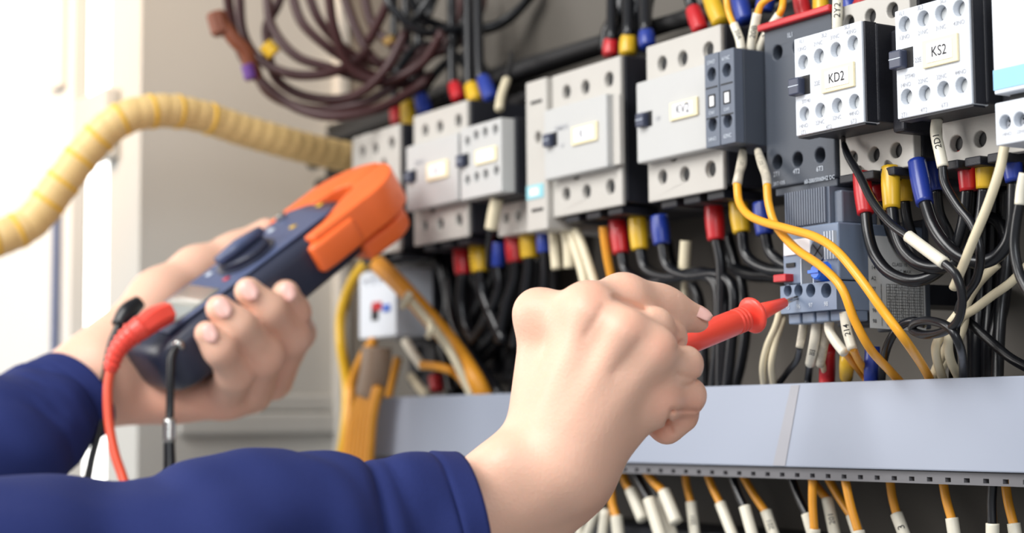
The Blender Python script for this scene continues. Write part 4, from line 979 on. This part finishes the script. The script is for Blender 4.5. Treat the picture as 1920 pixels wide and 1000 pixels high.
# ---- right hand with the probe
def right_hand():
    f = Field(np.array([-.052, -.125, .655]), np.array([.083, .004, .83]), .00095)
    D = .715
    palm = None
    for (a, b) in [((1005, 850, .728, 62), (1014, 598, .736, 37)),
                   ((1030, 860, .716, 66), (1098, 588, .716, 44)),
                   ((1062, 872, .711, 68), (1160, 636, .710, 48)),
                   ((1075, 875, .715, 64), (1205, 672, .713, 46)),
                   ((1090, 868, .728, 58), (1220, 750, .724, 40)),
                   ((1060, 860, .745, 60), (1026, 630, .762, 30)),
                   ((1085, 850, .748, 50), (1175, 720, .752, 44)),
                   ((1012, 592, .734, 33), (1098, 586, .718, 41))]:
        c = f.cone(pt(*a[:3]), pt(*b[:3]), a[3] * a[2] / F, b[3] * b[2] / F)
        palm = c if palm is None else smin(palm, c, .012)
    # wrist and forearm
    for (a, b) in [((1040, 880, .722, 88), (950, 925, .720, 84)), ((950, 925, .720, 84), (830, 1010, .712, 100)), ((1040, 925, .738, 62), (900, 1030, .735, 92)), ((1062, 885, .734, 70), (960, 975, .734, 72))]:
        c = f.cone(pt(*a[:3]), pt(*b[:3]), a[3] * a[2] / F, b[3] * b[2] / F); palm = smin(palm, c, .014)
    # ulnar bump, knuckles, tendons
    for (px, py, d, r, k) in [(948, 868, .7065, 26, .014), (1006, 580, .7325, 22, .012), (1108, 572, .710, 30, .011), (1178, 614, .7025, 30, .012), (1236, 652, .7045, 31, .010), (1242, 750, .715, 30, .010)]:
        c = f.cone(pt(px, py, d), pt(px + 1, py, d), r * d / F, r * d / F); palm = smin(palm, c, k)
    for (a, b, r0, r1) in [((1165, 628, .6985), (1075, 790, .7045), 9, 6), ((1100, 590, .7035), (1040, 780, .7085), 9, 5), ((1222, 676, .7015), (1105, 810, .7050), 8, 5)]:
        c = f.cone(pt(*a), pt(*b), r0 * .7 / F, r1 * .7 / F); palm = smin(palm, c, .011)
    fingers = []
    fingers.append(f.chain([(1108, 590, .722, 42), (1168, 566, .729, 40), (1236, 582, .743, 35), (1306, 598, .752, 26.5)], .014))   # index
    fingers.append(f.chain([(1160, 622, .716, 42), (1226, 614, .722, 33), (1254, 634, .738, 29), (1250, 660, .768, 26), (1245, 655, .782, 22)], .006)) # middle
    fingers.append(f.chain([(1218, 668, .712, 42), (1283, 684, .722, 30), (1272, 708, .748, 28), (1245, 700, .775, 24)], .006))                 # ring
    fingers.append(f.chain([(1232, 752, .722, 42), (1290, 742, .728, 29.5), (1278, 780, .738, 26), (1250, 802, .742, 26), (1222, 790, .750, 24)], .0055))   # little
    fingers.append(f.chain([(1022, 606, .752, 33), (1080, 625, .785, 38), (1180, 645, .802, 32), (1262, 652, .803, 27)], .006))        # thumb, behind
    V = None
    for i, c in enumerate(fingers):
        V = c if V is None else smin(V, c, .0016)
    V = smin(V, palm, .0075)
    # creases of the curled little finger and between fingers
    for (a, b, am, wd) in [((1254, 765, .727), (1306, 770, .727), .0014, .0009), ((1250, 784, .727), (1263, 814, .727), .0014, .0009), ((1254, 764, .727), (1247, 790, .727), .0016, .0010),
                           ((1150, 558, .716), (1214, 584, .716), .0012, .0012), ((1266, 700, .72), (1308, 712, .72), .0008, .0009), ((1262, 652, .72), (1284, 644, .72), .0010, .0009),
                           ((1128, 575, .71), (1096, 628, .71), .0005, .0016), ((1196, 640, .70), (1150, 700, .70), .0004, .0018)]:
        c = f.cone(pt(*a), pt(*b), .0, .0, 1000.0); V = V + (am * np.exp(-(c / wd) ** 2)).astype(np.float32)
    fl = [(1108, 556, .71, 46, .55), (1180, 606, .70, 42, .4), (1238, 648, .70, 44, .5), (1250, 752, .71, 52, .5), (1003, 570, .73, 44, .25), (1168, 545, .73, 44, .45), (1300, 690, .73, 44, .5), (1290, 770, .73, 62, .75),
          (1240, 575, .74, 40, .25), (1312, 605, .75, 40, .5), (1240, 810, .74, 50, .7), (1262, 630, .73, 40, .4), (1130, 960, .73, 90, .4)]
    o = field_mesh('hand', V, f, m_skin, person, fl)
    nail(o, (1309, 581.5, .7468), (1, .42, .08), (.12, .82, -.55), .0044, .0068, D)
    return o
right_hand()

# probe
tip = on(1495, 558, -.1180); tipd = to_cam(tip)[2]
pa = tip; pb_ = dep(1235, 662, .778)
ax = (pb_ - pa) / np.linalg.norm(pb_ - pa)
pr = thing('test_probe', 'coral red test probe held in the near hand, touching the blue grey relay', 'test probe')
MB().lathe(pa - ax * .001, pb_, [(0, .0002), (.001, .0009), (.004, .0011), (.012, .0011)], 16).obj('metal_tip', m_metal, pr, smooth=True)
def t_at(px):        # distance along the probe where it crosses a pixel column
    lo, hi = 0, .2
    for _ in range(40):
        m_ = (lo + hi) / 2; q = to_cam(pa + ax * m_); x = 960 + F * q[0] / q[2]
        if x > px: lo = m_
        else: hi = m_
    return lo
t0, t1, t2, t3 = t_at(1473), t_at(1414), t_at(1396), t_at(1235)
MB().lathe(pa + ax * t0, pb_, [(0, .0017), (.0006, .0023), ((t1 - t0) * .5, .0034), (t1 - t0, .0047)], 24).obj('cone_sleeve', m_probe, pr, smooth=True)
MB().lathe(pa + ax * t1, pb_, [(-.0006, .0036), (-.0004, .0076), (.0004, .0084), (.0014, .0087), (.0024, .0080), (.0030, .0060)], 28).obj('finger_guard', m_probe, pr, smooth=True)
prof = [(0, .0056)]; L_ = t3 - t2; l = .0004
for k in range(3): prof += [(l, .0060), (l + .0010, .0060), (l + .0013, .0056), (l + .0018, .0056)]; l += .0022
prof += [(l + .001, .0060), (L_ * .6, .0061), (L_, .0060)]
MB().lathe(pa + ax * t2, pb_, prof, 28).obj('handle', m_probe, pr, smooth=True)

# ---- sleeves
def sleeve(stations, name, folds, hemw, seed):
    """stations: (px, py, D, r_up_px, r_depth_m, tilt) from the shoulder side to the cuff"""
    vs = []; fs = []; NS = 90; SG = 72
    S = np.array([list(pt(*s[:3])) + [s[3] * s[2] / F, s[4]] for s in stations]); Q = np.array(spline([s for s in S], NS // (len(S) - 1)))
    n = len(Q); rnd = np.random.RandomState(seed)
    up = None
    for i in range(n):
        T = Q[min(i + 1, n - 1), :3] - Q[max(i - 1, 0), :3]; T /= np.linalg.norm(T)
        e1 = np.array([0, 1., 0]) - T * T[1]; e1 /= np.linalg.norm(e1); e2 = np.cross(T, e1)
        u = i / (n - 1)
        for k in range(SG):
            w = 2 * math.pi * k / SG; d = 0
            for (u0, wd, slope, amp, w0, ws) in folds:
                x = (u - u0 - slope * math.sin(w - w0)) / wd; d += amp * math.exp(-x * x) * (0.5 + .5 * math.cos(w - ws))
            d += .0052 * noise.noise(Vector((u * 5 + seed * 7, math.cos(w) * 1.1, math.sin(w) * 1.1))) * min(1, (1 - u) * 5) + .0012 * noise.noise(Vector((u * 14 + seed, math.cos(w) * 2.5 + u * 6, math.sin(w) * 2.5))) * min(1, (1 - u) * 6)
            if u > 1 - hemw: d += .0005
            if abs(u - (1 - hemw)) < .008: d -= .0009
            p = Q[i, :3] + e1 * math.cos(w) * (Q[i, 3] + d) + e2 * math.sin(w) * (Q[i, 4] + d)
            vs.append(p)
    vs = from_cam(np.array(vs))
    for i in range(n - 1):
        for k in range(SG):
            k2 = (k + 1) % SG; fs.append((i * SG + k, i * SG + k2, (i + 1) * SG + k2, (i + 1) * SG + k))
    o = MB().add(vs, fs).obj(name, m_cloth, person, smooth=True)
    md = o.modifiers.new('solid', 'SOLIDIFY'); md.thickness = .0016; md.offset = -1
    return o
# near arm (e2 points away/toward depth; w = 0 is the top of the sleeve)
NEAR = -math.pi / 2
sleeve([(-260, 1130, .60, 215, .050), (60, 1095, .625, 190, .048), (300, 1075, .645, 168, .046), (430, 1045, .66, 182, .046), (560, 1040, .675, 180, .044), (700, 1045, .69, 178, .041), (800, 1020, .70, 164, .038), (874, 1008, .705, 152, .036)],
       'shirt_sleeve', [(.70, .016, .05, -.0042, .6, 4.9), (.66, .05, .05, .0022, .6, 4.9), (.42, .06, .10, .004, 1.0, 4.9), (.30, .035, .10, -.004, 1.0, 4.9), (.52, .02, -.10, -.0018, .4, 4.7)], .10, 3)
sleeve([(-260, 930, .99, 170, .060), (-80, 868, 1.02, 132, .055), (40, 800, 1.055, 102, .047), (136, 741, 1.083, 83, .037)],
       'shirt_sleeve', [(.6, .09, .15, .004, .4, 5), (.78, .05, -.15, -.0035, .2, 5.0)], .09, 4)

# ---- clamp meter
KM = 1.1
A0 = pt(303, 668, .975 * KM); A1 = pt(690, 378, 1.05 * KM)
ma = A1 - A0; ma /= np.linalg.norm(ma)
n0 = np.array([-.50, .66, -.42]); n0 -= ma * (n0 @ ma); n0 /= np.linalg.norm(n0)      # face normal
ms = np.cross(ma, n0); ms = ms if ms[2] < 0 else -ms                                   # flank normal, toward the viewer
def mt(a, s, n): return A0 + (ma * a + ms * s + n0 * n) * KM
met = thing('clamp_meter', 'dark navy clamp meter with orange jaw held in the far hand', 'clamp meter')
def loft(secs, name, m, parent, **k):
    """secs: (a, s_centre, half_s, n_lo, n_hi, exponent)"""
    vs = []; fs = []; SG = 40
    for (a, sc, hs, nl, nh, ex) in secs:
        for q in range(SG):
            w = 2 * math.pi * q / SG; c, s_ = math.cos(w), math.sin(w)
            x = abs(c) ** (2 / ex) * (1 if c > 0 else -1); y = abs(s_) ** (2 / ex) * (1 if s_ > 0 else -1)
            vs.append(mt(a, sc + hs * x, (nl + nh) / 2 + (nh - nl) / 2 * y))
    vs = from_cam(np.array(vs)); n = len(secs)
    for i in range(n - 1):
        for q in range(SG):
            q2 = (q + 1) % SG; fs.append((i * SG + q, i * SG + q2, (i + 1) * SG + q2, (i + 1) * SG + q))
    fs.append(tuple(range(SG))[::-1]); fs.append(tuple(range((n - 1) * SG, n * SG)))
    o = MB().add(vs, fs).obj(name, m, parent, smooth=True, **k)
    bm = bmesh.new(); bm.from_mesh(o.data); bmesh.ops.recalc_face_normals(bm, faces=bm.faces); bm.to_mesh(o.data); bm.free()
    return o
HW = .031
loft([(-.012, 0, HW * .5, -.010, .008, 2.6), (-.011, 0, HW * .75, -.014, .012, 3), (-.007, 0, HW * .9, -.017, .0148, 3.6), (0, 0, HW * .97, -.018, .016, 4.5), (.03, 0, HW, -.018, .016, 5), (.08, 0, HW * 1.0, -.017, .016, 5), (.108, 0, HW * .98, -.016, .0155, 5),
      (.120, 0, HW * .9, -.0165, .0150, 5), (.134, 0, HW * .72, -.018, .0140, 4), (.140, 0, HW * .6, -.015, .012, 3)], 'body', m_navy, met)
loft([(.002, 0, HW * .76, .0158, .0172, 8), (.120, 0, HW * .72, .0158, .0172, 8), (.130, 0, HW * .5, .0146, .0158, 6)], 'front_panel', m_navy2, met)
def disc(name, a, s, n, r, h, m, parent, prof=None, seg=32):
    p0 = from_cam(mt(a, s, n)[None])[0]; p1 = from_cam(mt(a, s, n + h)[None])[0]
    return MB().lathe(p0, p1, prof or [(0, r), (h * .8, r), (h, r * .92)], seg).obj(name, m, parent, smooth=False, bevel=.0004)
dl = disc('dial_ring', .073, 0, .0172, .0205, .0012, m_navy, met)
kn = disc('rotary_knob', .073, 0, .0182, .0170, .0045, m_navy, met, seg=24)
loft([(.057, 0, .004, .0225, .0275, 3), (.073, 0, .0055, .0225, .0290, 3), (.089, 0, .004, .0225, .0275, 3)], 'knob_grip', m_navy2, kn)
loft([(.010, 0, .019, .0172, .0180, 8), (.042, 0, .019, .0172, .0180, 8)], 'display', mat('lcd_glass', (150, 154, 150), .12, var=.03, coat=.6), met)
disc('hold_button', .112, -.018, .0165, .0035, .0045, m_metal, met, seg=18)
for (a_, s_, m_, nm) in ((.050, .010, m_red, 'red_print'), (.103, .006, m_yb, 'yellow_print'), (.126, .003, m_yb, 'yellow_print'), (.052, -.014, m_inkw, 'white_print'), (.098, -.012, m_inkw, 'white_print')):
    loft([(a_, s_, .0022, .0171, .0176, 4), (a_ + .004, s_, .0022, .0171, .0176, 4)], nm, m_, met)
# jaws: outlines in the (a, s) plane pushed out along n, then rounded
def plate(name, poly, n0_, n1_, m, parent, bev=.003):
    b = MB(); P = from_cam(np.array([mt(a, s, n0_) for a, s in poly])); Q = from_cam(np.array([mt(a, s, n1_) for a, s in poly])); n = len(poly)
    b.add(list(P) + list(Q), [tuple(range(n))[::-1], tuple(range(n, 2 * n))] + [(i, (i + 1) % n, (i + 1) % n + n, i + n) for i in range(n)])
    o = b.obj(name, m, parent, smooth=True)
    bm = bmesh.new(); bm.from_mesh(o.data); bmesh.ops.recalc_face_normals(bm, faces=bm.faces); bm.to_mesh(o.data); bm.free()
    md = o.modifiers.new('bevel', 'BEVEL'); md.width = bev; md.segments = 4; md.limit_method = 'ANGLE'; md.angle_limit = math.radians(35)
    return o
def arc(ca, cs, r, t0, t1, n): return [(ca + r * math.cos(math.radians(t0 + (t1 - t0) * i / n)), cs + r * math.sin(math.radians(t0 + (t1 - t0) * i / n))) for i in range(n + 1)]
RC = .144
near = arc(RC, 0, .0345, 2, 100, 14) + [(.132, .0348), (.1, .035), (.098, .026), (.114, .024), (.128, .016)] + arc(RC, 0, .009, 100, 2, 10)
near = [(a, s) for a, s in near]
plate('jaw', near, -.006, .0155, m_orange, met, .0035)
far = arc(RC, 0, .0345, -2, -100, 14) + [(.130, -.0335), (.110, -.033), (.110, -.025), (.117, -.022), (.128, -.014)] + arc(RC, 0, .009, -100, -2, 10)
plate('jaw', far, -.009, .0155, m_orange, met, .0035)
plate('jaw_lobe', arc(RC + .002, .004, .026, -80, 80, 12) + [(.128, .028), (.128, -.018)], -.021, -.0085, m_orange, met, .0035)
plate('jaw_trigger', [(.094, .030), (.094, .0375), (.104, .0385), (.126, .037), (.130, .031)], -.006, .0115, m_orange, met, .003)

# red and black leads
def dpk(px, py, D): return dep(px, py, D * KM)
def cam_tube(pts, r, seg=14): return MB().tube([dpk(*p) for p in pts], [q * KM for q in r] if isinstance(r, list) else r * KM, seg)
rd = thing('test_lead', 'coral red test lead plugged into the lower end of the clamp meter', 'test lead')
MB().tube([dpk(318, 585, .955), dpk(290, 598, .948), dpk(262, 618, .942)], [.0070, .0077, .0068], 6).obj('plug', m_probe, rd, bevel=.001)
cam_tube([(268, 612, .943), (238, 635, .940), (218, 662, .938), (207, 696, .938)], [.0068, .0055, .0044, .0036]).obj('strain_relief', m_probe, rd, smooth=True)
P, Rr, e1, e2 = frames([dpk(*p) for p in [(268, 612, .943), (238, 635, .940), (218, 662, .938), (207, 696, .938)]], [.0075, .0060, .0048, .0040], 12)
for i in range(8, len(P) - 2, 4):
    d = P[i + 1] - P[i - 1]; d /= np.linalg.norm(d)
    MB().lathe(P[i] - d * .0008, P[i], [(0, Rr[i]), (.0003, Rr[i] * 1.16), (.0013, Rr[i] * 1.16), (.0016, Rr[i])], 18).obj('relief_rib', m_probe, rd, smooth=True)
cam_tube([(208, 690, .938), (202, 730, .936), (204, 790, .932), (215, 850, .926), (233, 905, .92), (250, 980, .91)], .0026).obj('cable', mat('orange_red_cable', (236, 88, 58), .4), rd, smooth=True)
bk = thing('test_lead', 'black test lead hanging behind the red plug', 'test lead')
cam_tube([(262, 566, .985), (240, 585, .98), (222, 612, .975)], [.004, .0055, .0045]).obj('plug', m_blackw, bk, smooth=True)
cam_tube([(224, 608, .975), (207, 650, .972), (196, 720, .968), (190, 790, .962), (172, 860, .955), (160, 930, .95)], .0022).obj('cable', m_blackw, bk, smooth=True)
st = thing('wrist_strap', 'black wrist strap with shiny crimp hanging from the clamp meter end', 'strap')
loopb = from_cam(mt(-.011, .016, -.006)[None])[0]
cam_tube([(332, 650, .950), (322, 668, .948), (320, 700, .946), (319, 760, .944), (318, 790, .942)], [.0022, .0024, .0022, .0022, .0022]).obj('cord', m_blackw, st, smooth=True)
cam_tube([(318, 785, .942), (317, 830, .940)], .0034).obj('crimp', m_metal, st, smooth=True)
cam_tube([(317, 826, .940), (318, 870, .938), (319, 940, .934)], [.003, .0034, .0036]).obj('strap_band', m_blackw, st, smooth=True)
MB().lathe(dpk(336, 645, .952), dpk(330, 656, .947), [(0, .0035), (.001, .004), (.004, .0036)], 14).obj('strap_anchor', m_metal, st, smooth=True)

# ---- far hand
def left_hand():
    g = lambda p: (p[0], p[1], p[2] * KM) + tuple(p[3:])
    f = Field(np.array([-.285, -.125, .905]) * KM, np.array([-.108, .035, 1.10]) * KM, .0013)
    palm = None
    for (a, b, r0, r1) in [((120, 735, .995), (200, 705, 1.0), 76, 82), ((200, 700, 1.0), (270, 690, 1.015), 88, 84), ((190, 745, 1.0), (400, 740, 1.02), 44, 46),
                           ((270, 670, 1.02), (450, 650, 1.045), 76, 66), ((300, 620, 1.045), (480, 560, 1.065), 56, 46),
                           ((290, 722, 1.01), (470, 700, 1.03), 62, 54), ((330, 745, 1.0), (440, 742, 1.0), 46, 42)]:
        a = g(a); b = g(b); c = f.cone(pt(*a), pt(*b), r0 * a[2] / F, r1 * b[2] / F); palm = c if palm is None else smin(palm, c, .012)
    th = f.chain([g(q) for q in [(240, 640, 1.01, 66), (300, 560, 1.03, 52), (370, 510, 1.05, 44), (440, 478, 1.065, 36), (500, 440, 1.075, 30)]], .010)
    palm = smin(palm, th, .012)
    fg = [[(420, 745, 1.00, 40), (440, 700, .965, 33), (412, 655, .944, 29), (388, 626, .940, 24)],
          [(470, 735, 1.01, 42), (494, 668, .972, 36), (448, 612, .952, 31), (412, 580, .948, 27)],
          [(510, 712, 1.03, 40), (545, 632, .990, 34), (504, 582, .968, 31), (466, 547, .962, 27)],
          [(520, 690, 1.05, 36), (560, 625, 1.02, 29), (552, 585, .992, 28), (536, 552, .980, 27)]]
    V = None
    for c in fg:
        q = f.chain([g(q_) for q_ in c], .006); V = q if V is None else smin(V, q, .0018)
    V = smin(V, palm, .006)
    fl = [(400, 790, 1.0, 120, .7), (520, 700, 1.0, 120, .5), (300, 780, 1.0, 120, .7), (200, 770, 1.0, 80, .3), (388, 610, .94, 30, .3), (415, 565, .94, 30, .3), (560, 600, .98, 60, .45), (440, 660, .95, 50, .3)]
    o = field_mesh('hand', V, f, m_skin, person, [g(q_) for q_ in fl])
    nail(o, (393, 625, .9335 * KM), (-.45, -.8, .15), (.05, .12, -1), 0.0042, 0.0058, 1)
    nail(o, (417, 578, .9405 * KM), (-.6, -.75, .15), (.05, .12, -1), 0.0048, 0.0063, 1)
    nail(o, (467, 545, .9545 * KM), (-.6, -.7, .15), (.05, .12, -1), 0.0048, 0.0065, 1)
    nail(o, (540, 548, .9725 * KM), (-.3, -.8, .15), (.1, .12, -1), 0.0046, 0.0059, 1)
left_hand()
